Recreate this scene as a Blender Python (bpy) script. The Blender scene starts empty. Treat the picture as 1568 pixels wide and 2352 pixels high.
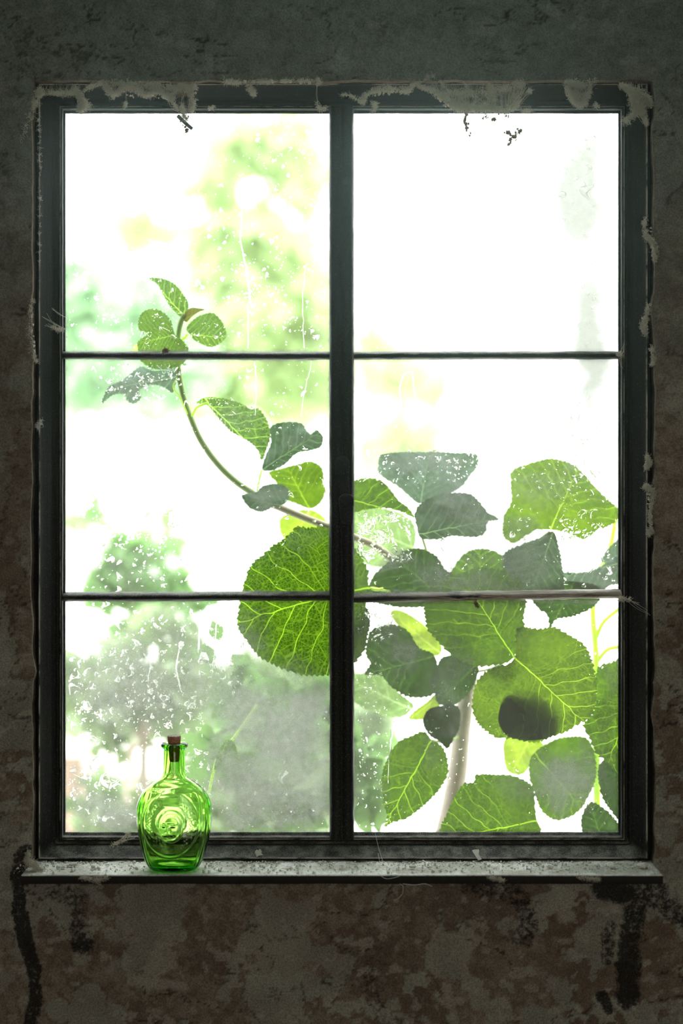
import bpy, bmesh, math, random
import numpy as np
from mathutils import Vector
from mathutils.geometry import delaunay_2d_cdt

random.seed(7)
rng = np.random.default_rng(7)
C = bpy.context.scene.collection
SC = bpy.context.scene
CZ = 1.5            # height of the eye above the floor
D0 = 1.6            # distance from the eye to the glass
F = 3200.0          # focal length in picture pixels

# ------------------------------------------------------------------ camera
cam_d = bpy.data.cameras.new('camera')
cam = bpy.data.objects.new('camera', cam_d)
C.objects.link(cam)
cam.location = (0, -D0, CZ)
cam.rotation_euler = (math.radians(90), 0, 0)
cam_d.sensor_fit = 'VERTICAL'
cam_d.sensor_height = 36.0
cam_d.lens = F / 2352 * 36.0
cam_d.clip_start = 0.02
cam_d.dof.use_dof = True
cam_d.dof.focus_distance = 1.57
cam_d.dof.aperture_fstop = cam_d.lens / 1000 / 0.031
SC.camera = cam

# ------------------------------------------------------------------ world (bright overcast sky)
SKY = 4.6
w = bpy.data.worlds.new('overcast_sky')
SC.world = w
w.use_nodes = True
nt = w.node_tree
nt.nodes.clear()
tc = nt.nodes.new('ShaderNodeTexCoord')
sx = nt.nodes.new('ShaderNodeSeparateXYZ')
cr = nt.nodes.new('ShaderNodeValToRGB')
cr.color_ramp.elements[0].position = 0.46
cr.color_ramp.elements[0].color = (0.42, 0.43, 0.40, 1)
cr.color_ramp.elements[1].position = 0.60
cr.color_ramp.elements[1].color = (1.05, 1.07, 1.06, 1)
e_ = cr.color_ramp.elements.new(0.80)
e_.color = (2.7, 2.75, 2.8, 1)
mp = nt.nodes.new('ShaderNodeMapRange')
mp.inputs[1].default_value = -1
mp.inputs[2].default_value = 1
bgn = nt.nodes.new('ShaderNodeBackground')
bgn.inputs[1].default_value = SKY
wo = nt.nodes.new('ShaderNodeOutputWorld')
nt.links.new(tc.outputs['Generated'], sx.inputs[0])
nt.links.new(sx.outputs[2], mp.inputs[0])
nt.links.new(mp.outputs[0], cr.inputs[0])
nt.links.new(cr.outputs[0], bgn.inputs[0])
nt.links.new(bgn.outputs[0], wo.inputs[0])

# ------------------------------------------------------------------ lamps: unseen fills added to light the room and the upper wall
def area(name, loc, rot, sx_, sy_, power, col):
    d = bpy.data.lights.new(name, 'AREA')
    d.shape = 'RECTANGLE'
    d.size = sx_
    d.size_y = sy_
    d.energy = power
    d.color = col
    o = bpy.data.objects.new(name, d)
    C.objects.link(o)
    o.location = loc
    o.rotation_euler = rot
    return o
area('room_fill', (0.5, -3.3, 1.35), (math.radians(90), 0, 0), 1.0, 2.0, 17.0, (1.0, 0.95, 0.84))  # added fill behind the viewer, standing in for room daylight
area('upper_wall_fill', (0.06, -0.50, 2.55), (math.radians(22), 0, 0), 0.35, 0.35, 1.3, (0.62, 1.0, 0.88))  # added under the ceiling to give the upper wall its teal glow

SC.view_settings.view_transform = 'Standard'
SC.view_settings.look = 'None'
SC.view_settings.exposure = 0.0
SC.view_settings.gamma = 1.0
SC.view_settings.use_curve_mapping = False
try:
    cy = SC.cycles
    cy.transparent_max_bounces = 32
    cy.max_bounces = 12
    cy.transmission_bounces = 12
    cy.use_adaptive_sampling = True
    cy.adaptive_threshold = 0.02
    cy.use_denoising = True
    cy.sample_clamp_indirect = 6.0
except Exception:
    pass

# ================================================================== helpers
def at(px, py, Y):
    """the point of the scene at depth Y behind the glass that the picture point (px, py) shows"""
    s = (D0 + Y) / F
    return Vector(((px - 784) * s, Y, CZ - (py - 1176) * s))

def atn(px, py, Y):
    px = np.asarray(px, float); py = np.asarray(py, float); Y = np.asarray(Y, float) + 0 * px
    s = (D0 + Y) / F
    return np.stack([(px - 784) * s, Y, CZ - (py - 1176) * s], -1)

def tag(o, label=None, cat=None, group=None, kind=None):
    if label: o['label'] = label
    if cat: o['category'] = cat
    if group: o['group'] = group
    if kind: o['kind'] = kind
    return o

def empty(name, loc, label=None, cat=None, group=None, kind=None):
    o = bpy.data.objects.new(name, None)
    o.empty_display_size = 0.02
    C.objects.link(o)
    o.location = loc
    return tag(o, label, cat, group, kind)

def link(name, verts, faces, mats, parent=None, origin=None, smooth=True, mat_idx=None, uv=None, attrs=None):
    """one mesh object from arrays; verts in world metres, origin = where the object's own origin sits"""
    v = np.asarray(verts, float)
    if origin is None:
        origin = (0, 0, 0) if parent is not None else tuple((v.min(0) + v.max(0)) / 2)
    org = np.asarray(origin, float)
    base = np.zeros(3)
    me = bpy.data.meshes.new(name)
    me.from_pydata((v - org).tolist(), [], [tuple(int(i) for i in f) for f in faces] if not isinstance(faces, list) else faces)
    if not isinstance(mats, (list, tuple)): mats = [mats]
    for m in mats: me.materials.append(m)
    if smooth: me.polygons.foreach_set('use_smooth', [True] * len(me.polygons))
    if mat_idx is not None: me.polygons.foreach_set('material_index', mat_idx)
    if uv is not None:
        l = me.uv_layers.new(name='leaf_uv')
        li = np.zeros(len(me.loops), dtype=np.int32)
        me.loops.foreach_get('vertex_index', li)
        l.data.foreach_set('uv', np.asarray(uv, float)[li].ravel())
    if attrs:
        for k, a in attrs.items():
            at_ = me.attributes.new(k, 'FLOAT', 'POINT')
            at_.data.foreach_set('value', np.asarray(a, float))
    me.update()
    o = bpy.data.objects.new(name, me)
    C.objects.link(o)
    if parent is not None:
        o.parent = parent
        p = Vector((0, 0, 0)); q = parent
        while q is not None:
            p = p + q.location; q = q.parent
        o.location = Vector(org) - p
    else:
        o.location = Vector(org)
    return o

class MB:
    """collects shapes for ONE mesh"""
    def __init__(s): s.v = []; s.f = []; s.n = 0
    def add(s, v, f):
        v = np.asarray(v, float); b = s.n
        s.v.append(v); s.f.extend([tuple(i + b for i in q) for q in f]); s.n += len(v)
    def box(s, lo, hi):
        x0, y0, z0 = lo; x1, y1, z1 = hi
        s.add([(x0, y0, z0), (x1, y0, z0), (x1, y1, z0), (x0, y1, z0), (x0, y0, z1), (x1, y0, z1), (x1, y1, z1), (x0, y1, z1)],
              [(0, 3, 2, 1), (4, 5, 6, 7), (0, 1, 5, 4), (1, 2, 6, 5), (2, 3, 7, 6), (3, 0, 4, 7)])
    def tube(s, P, R, n=8, cap=True):
        P = np.asarray(P, float); m = len(P)
        R = np.broadcast_to(np.asarray(R, float), (m,))
        T = np.gradient(P, axis=0); T /= (np.linalg.norm(T, axis=1, keepdims=True) + 1e-12)
        ref = np.array([0.0, 1.0, 0.0]) if abs(T[0][1]) < 0.9 else np.array([1.0, 0, 0])
        A = np.cross(T, ref); A /= (np.linalg.norm(A, axis=1, keepdims=True) + 1e-12)
        B = np.cross(T, A)
        th = np.arange(n) * 2 * math.pi / n
        v = (P[:, None, :] + R[:, None, None] * (np.cos(th)[None, :, None] * A[:, None, :] + np.sin(th)[None, :, None] * B[:, None, :])).reshape(-1, 3)
        f = [(i * n + j, i * n + (j + 1) % n, (i + 1) * n + (j + 1) % n, (i + 1) * n + j) for i in range(m - 1) for j in range(n)]
        if cap:
            f.append(tuple(range(n - 1, -1, -1))); f.append(tuple((m - 1) * n + j for j in range(n)))
        s.add(v, f)
    def blob(s, c, r, sq=(1, 1, 1), rough=0.3, seg=7, rings=5):
        th = np.arange(seg) * 2 * math.pi / seg
        v = [(0, 0, 1.0)]
        for k in range(1, rings):
            a = math.pi * k / rings
            for t in th: v.append((math.sin(a) * math.cos(t), math.sin(a) * math.sin(t), math.cos(a)))
        v.append((0, 0, -1.0))
        v = np.array(v) * (1 + rough * rng.uniform(-1, 1, (len(v), 1)))
        v = v * np.array(sq) * r + np.asarray(c)
        f = [(0, 1 + j, 1 + (j + 1) % seg) for j in range(seg)]
        for k in range(rings - 2):
            for j in range(seg):
                a = 1 + k * seg + j; b = 1 + k * seg + (j + 1) % seg
                f.append((a, a + seg, b + seg, b))
        L = len(v) - 1; o = 1 + (rings - 2) * seg
        f += [(L, o + (j + 1) % seg, o + j) for j in range(seg)]
        s.add(v, f)
    def build(s, name, mats, parent=None, origin=None, smooth=True, **k):
        return link(name, np.concatenate(s.v), s.f, mats, parent, origin, smooth, **k)

def spline(P, n):
    """catmull-rom through points, n samples per span"""
    P = np.asarray(P, float)
    Q = np.vstack([2 * P[0] - P[1], P, 2 * P[-1] - P[-2]])
    out = []
    for i in range(1, len(Q) - 2):
        p0, p1, p2, p3 = Q[i - 1], Q[i], Q[i + 1], Q[i + 2]
        for t in np.arange(n) / n:
            out.append(0.5 * ((2 * p1) + (-p0 + p2) * t + (2 * p0 - 5 * p1 + 4 * p2 - p3) * t * t + (-p0 + 3 * p1 - 3 * p2 + p3) * t ** 3))
    out.append(P[-1])
    return np.array(out)

def loop_spline(P, n):
    P = np.asarray(P, float); m = len(P); out = []
    for i in range(m):
        p0, p1, p2, p3 = P[i - 1], P[i], P[(i + 1) % m], P[(i + 2) % m]
        for t in np.arange(n) / n:
            out.append(0.5 * ((2 * p1) + (-p0 + p2) * t + (2 * p0 - 5 * p1 + 4 * p2 - p3) * t * t + (-p0 + 3 * p1 - 3 * p2 + p3) * t ** 3))
    return np.array(out)

# ---- numpy noise
_G = np.random.default_rng(11).random((256, 256))
def vnoise(x, y, seed=0):
    x = np.asarray(x, float) + seed * 17.31; y = np.asarray(y, float) + seed * 5.77
    xi = np.floor(x).astype(int); yi = np.floor(y).astype(int)
    fx = x - xi; fy = y - yi
    fx = fx * fx * (3 - 2 * fx); fy = fy * fy * (3 - 2 * fy)
    g = lambda a, b: _G[a & 255, b & 255]
    return (g(xi, yi) * (1 - fx) + g(xi + 1, yi) * fx) * (1 - fy) + (g(xi, yi + 1) * (1 - fx) + g(xi + 1, yi + 1) * fx) * fy
def fbm(x, y, seed=0, oct=5, gain=0.5):
    a = 1.0; s = 0; t = 0
    for o in range(oct):
        s = s + a * vnoise(x * 2 ** o, y * 2 ** o, seed + o * 3); t += a; a *= gain
    return s / t
def sstep(a, b, x):
    t = np.clip((x - a) / (b - a), 0, 1); return t * t * (3 - 2 * t)
def segdist(px, py, pts):
    d = np.full(np.shape(px), 1e9)
    for (x0, y0), (x1, y1) in zip(pts[:-1], pts[1:]):
        vx, vy = x1 - x0, y1 - y0; L = vx * vx + vy * vy + 1e-9
        t = np.clip(((px - x0) * vx + (py - y0) * vy) / L, 0, 1)
        d = np.minimum(d, np.hypot(px - x0 - t * vx, py - y0 - t * vy))
    return d

# ---- node helper
class N:
    def __init__(s, name):
        s.m = bpy.data.materials.new(name); s.m.use_nodes = True
        s.t = s.m.node_tree; s.t.nodes.clear(); s.out = s.n('ShaderNodeOutputMaterial')
    def n(s, k, **kw):
        x = s.t.nodes.new(k)
        for a, b in kw.items(): setattr(x, a, b)
        return x
    def set(s, sock, val):
        if isinstance(val, bpy.types.NodeSocket): s.t.links.new(val, sock)
        elif val is not None:
            if isinstance(val, (tuple, list)) and len(val) == 3 and len(sock.default_value) == 4: val = tuple(val) + (1,)
            sock.default_value = val
    def math(s, op, a, b=None, c=None, clamp=False):
        x = s.n('ShaderNodeMath', operation=op, use_clamp=clamp)
        for i, q in enumerate((a, b, c)):
            if q is not None: s.set(x.inputs[i], q)
        return x.outputs[0]
    def mix(s, f, a, b):
        x = s.n('ShaderNodeMix', data_type='RGBA')
        s.set(x.inputs[0], f); s.set(x.inputs[6], a); s.set(x.inputs[7], b)
        return x.outputs[2]
    def step(s, v, a, b, lo=0.0, hi=1.0):
        x = s.n('ShaderNodeMapRange', interpolation_type='SMOOTHSTEP')
        s.set(x.inputs[0], v); s.set(x.inputs[1], a); s.set(x.inputs[2], b); s.set(x.inputs[3], lo); s.set(x.inputs[4], hi)
        return x.outputs[0]
    def noise(s, scale, detail=4, rough=0.55, vec=None, dist=0.0):
        x = s.n('ShaderNodeTexNoise')
        x.inputs['Scale'].default_value = scale; x.inputs['Detail'].default_value = detail
        x.inputs['Roughness'].default_value = rough; x.inputs['Distortion'].default_value = dist
        if vec is None: vec = s.obj()
        s.set(x.inputs['Vector'], vec)
        return x.outputs[0]
    def vor(s, scale, feature='F1', vec=None, out=0):
        x = s.n('ShaderNodeTexVoronoi', feature=feature)
        x.inputs['Scale'].default_value = scale
        if vec is None: vec = s.obj()
        s.set(x.inputs['Vector'], vec)
        return x.outputs[out]
    def obj(s):
        if not hasattr(s, '_o'): s._o = s.n('ShaderNodeNewGeometry').outputs['Position']
        return s._o
    def attr(s, name):
        x = s.n('ShaderNodeAttribute'); x.attribute_name = name; return x.outputs['Fac']
    def map(s, vec, scale=(1, 1, 1), loc=(0, 0, 0)):
        x = s.n('ShaderNodeMapping'); s.set(x.inputs[0], vec)
        x.inputs['Scale'].default_value = scale; x.inputs['Location'].default_value = loc
        return x.outputs[0]
    def bump(s, h, dist, strength=1.0, normal=None):
        x = s.n('ShaderNodeBump'); s.set(x.inputs['Height'], h)
        x.inputs['Distance'].default_value = dist; x.inputs['Strength'].default_value = strength
        if normal is not None: s.set(x.inputs['Normal'], normal)
        return x.outputs[0]
    def up(s):
        g = s.n('ShaderNodeNewGeometry'); q = s.n('ShaderNodeSeparateXYZ'); s.set(q.inputs[0], g.outputs['Normal'])
        return q.outputs[2]
    def principled(s, col, rough=0.8, spec=0.3, normal=None, **k):
        x = s.n('ShaderNodeBsdfPrincipled'); s.set(x.inputs['Base Color'], col); s.set(x.inputs['Roughness'], rough)
        s.set(x.inputs['Specular IOR Level'], spec)
        if normal is not None: s.set(x.inputs['Normal'], normal)
        for a, b in k.items(): s.set(x.inputs[a.replace('_', ' ')], b)
        return x.outputs[0]
    def sh(s, k, **kw):
        x = s.n(k)
        for a, b in kw.items(): s.set(x.inputs[a], b)
        return x.outputs[0]
    def mixs(s, f, a, b):
        x = s.n('ShaderNodeMixShader'); s.set(x.inputs[0], f); s.set(x.inputs[1], a); s.set(x.inputs[2], b); return x.outputs[0]
    def done(s, sh, vol=None):
        s.t.links.new(sh, s.out.inputs[0])
        if vol is not None: s.t.links.new(vol, s.out.inputs[1])
        return s.m

M = {}
def simple(name, col, rough=0.8, spec=0.2, var=0.25, scale=60, bump=0.0):
    m = N(name)
    c2 = tuple(x * (1 - var) for x in col)
    nz = m.noise(scale, 4)
    nb = m.bump(nz, bump) if bump else None
    M[name] = m.done(m.principled(m.mix(nz, col, c2), rough, spec, nb))
    return M[name]

# ---- plaster
m = N('old_plaster')
n1 = m.noise(90, 6, 0.6); n2 = m.noise(600, 3, 0.6); n3 = m.noise(14, 4, 0.5)
base = m.mix(m.step(n1, 0.35, 0.65), (0.160, 0.122, 0.088), (0.250, 0.205, 0.155))
pale = m.mix(m.step(n3, 0.4, 0.6), (0.32, 0.31, 0.25), (0.25, 0.24, 0.195))
base = m.mix(m.step(m.attr('tone'), 0.44, 0.58), m.mix(0.45, base, (0.10, 0.065, 0.045)), base)
col = m.mix(m.attr('patch'), base, pale)
col = m.mix(m.math('MULTIPLY', m.attr('lime'), 0.8), col, m.mix(m.step(n1, 0.3, 0.7), (0.085, 0.105, 0.085), (0.125, 0.15, 0.125)))  # painted haze tint, upper wall only
col = m.mix(m.math('MULTIPLY', m.attr('flake'), 0.7), col, (0.34, 0.32, 0.26))
pit = m.step(m.vor(220), 0.10, 0.02)
pit = m.math('MULTIPLY', pit, m.step(m.noise(30), 0.45, 0.65))
col = m.mix(m.math('MULTIPLY', pit, 0.75), col, (0.03, 0.02, 0.012))
mo = m.math('ADD', m.attr('mould'), m.math('MULTIPLY', m.math('SUBTRACT', m.noise(160, 6, 0.7), 0.5), 1.0))
mo = m.step(mo, 0.34, 0.62)
col = m.mix(m.math('MULTIPLY', mo, 0.92), col, (0.010, 0.010, 0.009))
col = m.mix(m.step(m.noise(1800, 2), 0.58, 0.70, 0, 0.35), col, (0.30, 0.28, 0.24))
gr = m.math('ADD', m.step(m.noise(520, 3, 0.7), 0.36, 0.62, 0.70, 1.16), 0.0)
col = m.mix(1.0, (0, 0, 0), col)
mx_ = m.n('ShaderNodeMix', data_type='RGBA', blend_type='MULTIPLY'); mx_.inputs[0].default_value = 1.0
m.set(mx_.inputs[6], col)
cg = m.n('ShaderNodeCombineColor'); [m.set(cg.inputs[i_], gr) for i_ in range(3)]
m.set(mx_.inputs[7], cg.outputs[0]); col = mx_.outputs[2]
h = m.math('ADD', n1, m.math('MULTIPLY', n2, 0.6))
col = m.mix(m.math('MULTIPLY', m.attr('crack'), 0.8), col, (0.02, 0.016, 0.012))
M['plaster'] = m.done(m.principled(col, 0.92, 0.15, m.bump(h, 0.0016, 0.8)))

simple('room_plaster', (0.30, 0.28, 0.24)); simple('floor_boards', (0.16, 0.13, 0.10)); 

# ---- dark painted timber, dusty where it faces up
def painted(name, col, dust=1.0, bare=False):
    m = N(name)
    streak = m.noise(40, 5, 0.6, m.map(m.obj(), (6, 6, 0.6)))
    base = m.mix(streak, col, tuple(c * 1.8 for c in col))
    if bare:
        g = m.noise(60, 6, 0.7, m.map(m.obj(), (0.5, 8, 8)), 0.6)
        q = m.n('ShaderNodeSeparateXYZ'); m.set(q.inputs[0], m.obj())
        lim = m.step(q.outputs[0], 0.03, 0.16)
        wood = m.mix(m.step(g, 0.35, 0.65), (0.10, 0.075, 0.055), (0.52, 0.44, 0.36))
        base = m.mix(m.math('MULTIPLY', lim, m.step(m.noise(45, 4, 0.6, m.map(m.obj(), (0.6, 1, 3))), 0.34, 0.46)), base, wood)
    sp = m.step(m.noise(900, 2, 0.6), 0.60, 0.70)
    base = m.mix(m.math('MULTIPLY', sp, 0.22), base, (0.30, 0.30, 0.25))
    upz = m.up()
    nd = m.math('ADD', m.math('MULTIPLY', m.noise(1700, 2, 0.6), 0.6), m.math('MULTIPLY', m.noise(60, 4, 0.6), 0.4))
    d = m.math('MULTIPLY', m.step(upz, 0.15, 0.9), m.step(nd, 0.44, 0.60))
    d = m.math('MULTIPLY', d, dust)
    base = m.mix(d, base, (0.30, 0.30, 0.25))
    rough = m.math('ADD', m.math('MULTIPLY', d, 0.4), 0.5)
    M[name] = m.done(m.principled(base, rough, 0.15, m.bump(m.math('ADD', nd, m.math('MULTIPLY', streak, 2)), 0.0005, 0.7)))
painted('black_paint', (0.008, 0.0085, 0.0075), 0.75)
painted('bar_paint', (0.010, 0.010, 0.008), 0.8)
painted('flaking_bar', (0.022, 0.020, 0.017), 0.8, bare=True)
painted('iron', (0.012, 0.013, 0.012), 0.15)

m = N('pale_bead')  # mottled paler paint for two bead strips of the frame
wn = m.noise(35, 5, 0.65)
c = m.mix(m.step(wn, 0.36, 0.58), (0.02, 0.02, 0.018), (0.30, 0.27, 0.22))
M['patchy'] = m.done(m.principled(c, 0.7, 0.2))
m = N('dusty_sill')
nd = m.noise(350, 5, 0.7); nb = m.noise(26, 4, 0.6)
upz = m.up()
dust = m.mix(m.step(nb, 0.40, 0.62), (0.52, 0.52, 0.45), (0.88, 0.88, 0.82))
dust = m.mix(m.step(nd, 0.50, 0.34, 0, 0.6), dust, (0.16, 0.15, 0.11))
bare = m.mix(m.noise(200), (0.016, 0.015, 0.013), (0.035, 0.032, 0.028))
f = m.math('MULTIPLY', m.step(upz, 0.30, 0.7), m.step(nd, 0.12, 0.30))
M['sill'] = m.done(m.principled(m.mix(f, bare, dust), 0.85, 0.25, m.bump(nd, 0.0012, 0.9)))

simple('rubble', (0.86, 0.85, 0.78), 0.95, 0.1, 0.4, 500, 0.0006)
simple('plaster_flake', (0.66, 0.66, 0.58), 0.9, 0.1, 0.3, 300, 0.0004)
simple('web_dust', (0.70, 0.66, 0.54), 0.95, 0.05, 0.35, 400)
simple('web_silk', (0.75, 0.75, 0.70), 0.7, 0.2, 0.1, 400)
simple('twig_bark', (0.16, 0.17, 0.13), 0.9, 0.1, 0.5, 400, 0.0005)
simple('dead_leaf', (0.30, 0.22, 0.13), 0.9, 0.1, 0.5, 300)

# ---- cork
m = N('cork')
nz = m.noise(500, 5, 0.7)
c = m.mix(m.step(nz, 0.35, 0.65), (0.38, 0.15, 0.08), (0.58, 0.28, 0.16))
c = m.mix(m.math('MULTIPLY', m.step(m.up(), 0.4, 0.8), 0.75), c, (0.75, 0.74, 0.70))
M['cork'] = m.done(m.principled(c, 0.85, 0.2, m.bump(nz, 0.0005)))

# ---- green glass (solid, absorbs along the path)
m = N('green_glass')
nz = m.noise(170, 3, 0.5)
b = m.bump(nz, 0.00005, 0.5)
x = m.n('ShaderNodeBsdfGlass'); x.inputs['Color'].default_value = (1, 1, 1, 1); x.inputs['IOR'].default_value = 1.5
x.inputs['Roughness'].default_value = 0.0; m.set(x.inputs['Normal'], b)
va = m.n('ShaderNodeVolumeAbsorption'); va.inputs['Color'].default_value = (0.58, 0.90, 0.12, 1); va.inputs['Density'].default_value = 340
M['glass'] = m.done(x.outputs[0], va.outputs[0])

# ---- water
m = N('rain_water')
M['water'] = m.done(m.mixs(0.42, m.sh('ShaderNodeBsdfGlass', Color=(1, 1, 1), IOR=1.33, Roughness=0.0), m.sh('ShaderNodeBsdfTransparent', Color=(1, 1, 1))))

# ---- misted window glass: clear pane with a film of condensation and grime
m = N('misted_glass')
mist = m.attr('mist')
g1 = m.noise(900, 3, 0.7); g2 = m.noise(120, 5, 0.65); g3 = m.noise(2600, 2, 0.5)
thin = m.step(mist, 0.95, 0.55, 0.25, 1.0)
f = m.math('ADD', mist, m.math('MULTIPLY', m.math('MULTIPLY', m.math('SUBTRACT', g2, 0.5), m.math('MULTIPLY', thin, 0.8)), m.step(mist, 0.05, 0.4)))
gr = m.math('ADD', m.math('MULTIPLY', m.math('SUBTRACT', g1, 0.5), 0.8), m.math('MULTIPLY', m.math('SUBTRACT', g3, 0.5), 0.5))
f = m.math('ADD', f, m.math('MULTIPLY', m.math('MULTIPLY', gr, thin), mist), None, True)
f = m.math('MINIMUM', f, 0.96)
tr = m.sh('ShaderNodeBsdfTransparent', Color=(0.98, 0.99, 0.98))
gg = m.step(m.math('ADD', m.math('MULTIPLY', g1, 0.5), m.math('MULTIPLY', g3, 0.5)), 0.38, 0.62)
tl = m.sh('ShaderNodeBsdfTranslucent', Color=m.mix(m.step(g2, 0.3, 0.7), m.mix(gg, (0.12, 0.135, 0.11), (0.215, 0.235, 0.195)), m.mix(gg, (0.16, 0.175, 0.15), (0.26, 0.27, 0.24))))
df = m.sh('ShaderNodeBsdfDiffuse', Color=(0.5, 0.5, 0.48))
film = m.mixs(0.25, tl, df)
M['misted'] = m.done(m.mixs(f, tr, film))
m = N('clear_glass')
fr = m.n('ShaderNodeFresnel'); fr.inputs[0].default_value = 1.45
M['clear'] = m.done(m.mixs(m.math('MULTIPLY', fr.outputs[0], 0.6), m.sh('ShaderNodeBsdfTransparent', Color=(0.97, 0.985, 0.975)),
                           m.sh('ShaderNodeBsdfGlossy', Color=(1, 1, 1), Roughness=0.02)))

# ---- leaves: midrib, side veins and a fine net drawn in the leaf's own coordinates
def leaf_mat(name, body, body2, vein, nside=6, slope=0.75, net=1.0, refl=(0.03, 0.07, 0.01), palm=0.0):
    m = N(name)
    uvn = m.n('ShaderNodeUVMap'); uvn.uv_map = 'leaf_uv'
    uv = uvn.outputs[0]
    q0 = m.n('ShaderNodeSeparateXYZ'); m.set(q0.inputs[0], uv)
    # gentle wander
    nx = m.n('ShaderNodeTexNoise'); m.set(nx.inputs['Vector'], uv); nx.inputs['Scale'].default_value = 5; nx.inputs['Detail'].default_value = 1.6
    q1 = m.n('ShaderNodeSeparateColor'); m.set(q1.inputs[0], nx.outputs[1])
    wob = m.step(m.math('ABSOLUTE', q0.outputs[0]), 0.0, 0.12)
    u = m.math('ADD', q0.outputs[0], m.math('MULTIPLY', m.math('SUBTRACT', q1.outputs[0], 0.5), 0.07))
    v = m.math('ADD', q0.outputs[1], m.math('MULTIPLY', m.math('MULTIPLY', m.math('SUBTRACT', q1.outputs[1], 0.5), 0.13), wob))
    au = m.math('ABSOLUTE', u)
    side = m.step(u, -0.001, 0.001)
    # side veins rise from the midrib and bow towards the tip
    s = m.math('SUBTRACT', v, m.math('MULTIPLY', au, m.math('SUBTRACT', slope + 0.25, m.math('MULTIPLY', au, 0.45))))
    if palm:
        # lower veins fan out from the stalk
        r = m.math('ARCTAN2', au, m.math('ADD', v, 0.02))
        far = m.step(q0.outputs[1], 0.10, 0.42)
        s2 = m.math('MULTIPLY', r, -palm)
        s = m.math('ADD', m.math('MULTIPLY', s, far), m.math('MULTIPLY', s2, m.math('SUBTRACT', 1.0, far)))
    ph = m.math('ADD', m.math('MULTIPLY', s, float(nside)), m.math('MULTIPLY', side, 0.37))
    fr_ = m.math('ABSOLUTE', m.math('SUBTRACT', m.math('FRACT', ph), 0.5))
    wsec = m.math('SUBTRACT', 0.040 * nside / 6, m.math('MULTIPLY', au, 0.050))
    wsec = m.math('MAXIMUM', wsec, 0.020)
    sec = m.step(fr_, wsec, m.math('MULTIPLY', wsec, 0.35))
    mid = m.step(au, m.math('SUBTRACT', 0.011, m.math('MULTIPLY', v, 0.008)), m.math('SUBTRACT', 0.0055, m.math('MULTIPLY', v, 0.004)))
    cmb = m.n('ShaderNodeCombineXYZ'); m.set(cmb.inputs[0], q0.outputs[0]); m.set(cmb.inputs[1], q0.outputs[1])
    t1 = m.step(m.vor(9, 'DISTANCE_TO_EDGE', cmb.outputs[0]), 0.024, 0.008)
    t2 = m.step(m.vor(40, 'DISTANCE_TO_EDGE', cmb.outputs[0]), 0.075, 0.02)
    t3 = m.step(m.vor(62, 'DISTANCE_TO_EDGE', cmb.outputs[0]), 0.12, 0.04)
    vein_f = m.math('MAXIMUM', mid, m.math('MULTIPLY', sec, 0.95))
    vein_f = m.math('MAXIMUM', vein_f, m.math('MULTIPLY', t1, 0.32 * net))
    vein_f = m.math('MAXIMUM', vein_f, m.math('MULTIPLY', t2, 0.30 * net))
    vein_f = m.math('MAXIMUM', vein_f, m.math('MULTIPLY', t3, 0.10 * net), None, True)
    big = m.noise(2.5, 3, 0.5, cmb.outputs[0])
    bod = m.mix(m.step(big, 0.35, 0.65), body, body2)
    col = m.mix(vein_f, bod, vein)
    nb = m.bump(vein_f, 0.0006, 0.6)
    tl = m.sh('ShaderNodeBsdfTranslucent', Color=m.mix(1.0, (0, 0, 0), col))
    pr = m.principled(m.mix(vein_f, refl, tuple(min(1, c * 1.6) for c in refl)), 0.55, 0.15, nb)
    x = m.n('ShaderNodeAddShader'); m.set(x.inputs[0], tl)
    dsc = m.mixs(0.5, pr, m.sh('ShaderNodeBsdfDiffuse', Color=refl, Normal=nb))
    m.set(x.inputs[1], dsc)
    M[name] = m.done(x.outputs[0])
leaf_mat('leaf_green', (0.0052, 0.0190, 0.0001), (0.0118, 0.0320, 0.0002), (0.1395, 0.2528, 0.0105), 6, palm=2.2)
leaf_mat('leaf_lime', (0.0095, 0.0289, 0.0003), (0.0259, 0.0546, 0.0004), (0.1706, 0.2568, 0.0132), 6, palm=2.2)
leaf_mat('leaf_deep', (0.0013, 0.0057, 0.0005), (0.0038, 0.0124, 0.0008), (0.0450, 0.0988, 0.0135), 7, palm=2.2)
leaf_mat('leaf_grey', (0.0039, 0.0095, 0.0033), (0.0068, 0.0149, 0.0057), (0.0632, 0.1082, 0.0406), 7, refl=(0.09, 0.13, 0.09))
leaf_mat('leaf_teal', (0.0045, 0.0105, 0.0053), (0.0093, 0.0175, 0.0094), (0.0720, 0.1127, 0.0541), 7, refl=(0.18, 0.26, 0.21))
leaf_mat('leaf_young', (0.0031, 0.0106, 0.0010), (0.0073, 0.0199, 0.0010), (0.1762, 0.2905, 0.0439), 7, net=1.4, refl=(0.06, 0.14, 0.05))
leaf_mat('leaf_pale', (0.0543, 0.0977, 0.0244), (0.0814, 0.1247, 0.0380), (0.2106, 0.2811, 0.1256), 6)
leaf_mat('leaf_yellow', (0.0761, 0.1247, 0.0054), (0.1032, 0.1492, 0.0081), (0.2511, 0.3013, 0.0502), 5)
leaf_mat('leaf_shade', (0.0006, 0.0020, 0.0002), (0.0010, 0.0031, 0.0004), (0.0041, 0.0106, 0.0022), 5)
leaf_mat('bud_tan', (0.0364, 0.0430, 0.0049), (0.0560, 0.0448, 0.0094), (0.1909, 0.1909, 0.0477), 5)
def green_stuff(name, t, d):
    m = N(name)
    oi = m.noise(6, 2)
    x = m.n('ShaderNodeAddShader')
    m.set(x.inputs[0], m.sh('ShaderNodeBsdfTranslucent', Color=m.mix(oi, t, tuple(c * 0.6 for c in t))))
    m.set(x.inputs[1], m.sh('ShaderNodeBsdfDiffuse', Color=d))
    M[name] = m.done(x.outputs[0])
green_stuff('stem_green', (0.05, 0.09, 0.02), (0.28, 0.36, 0.15))
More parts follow.
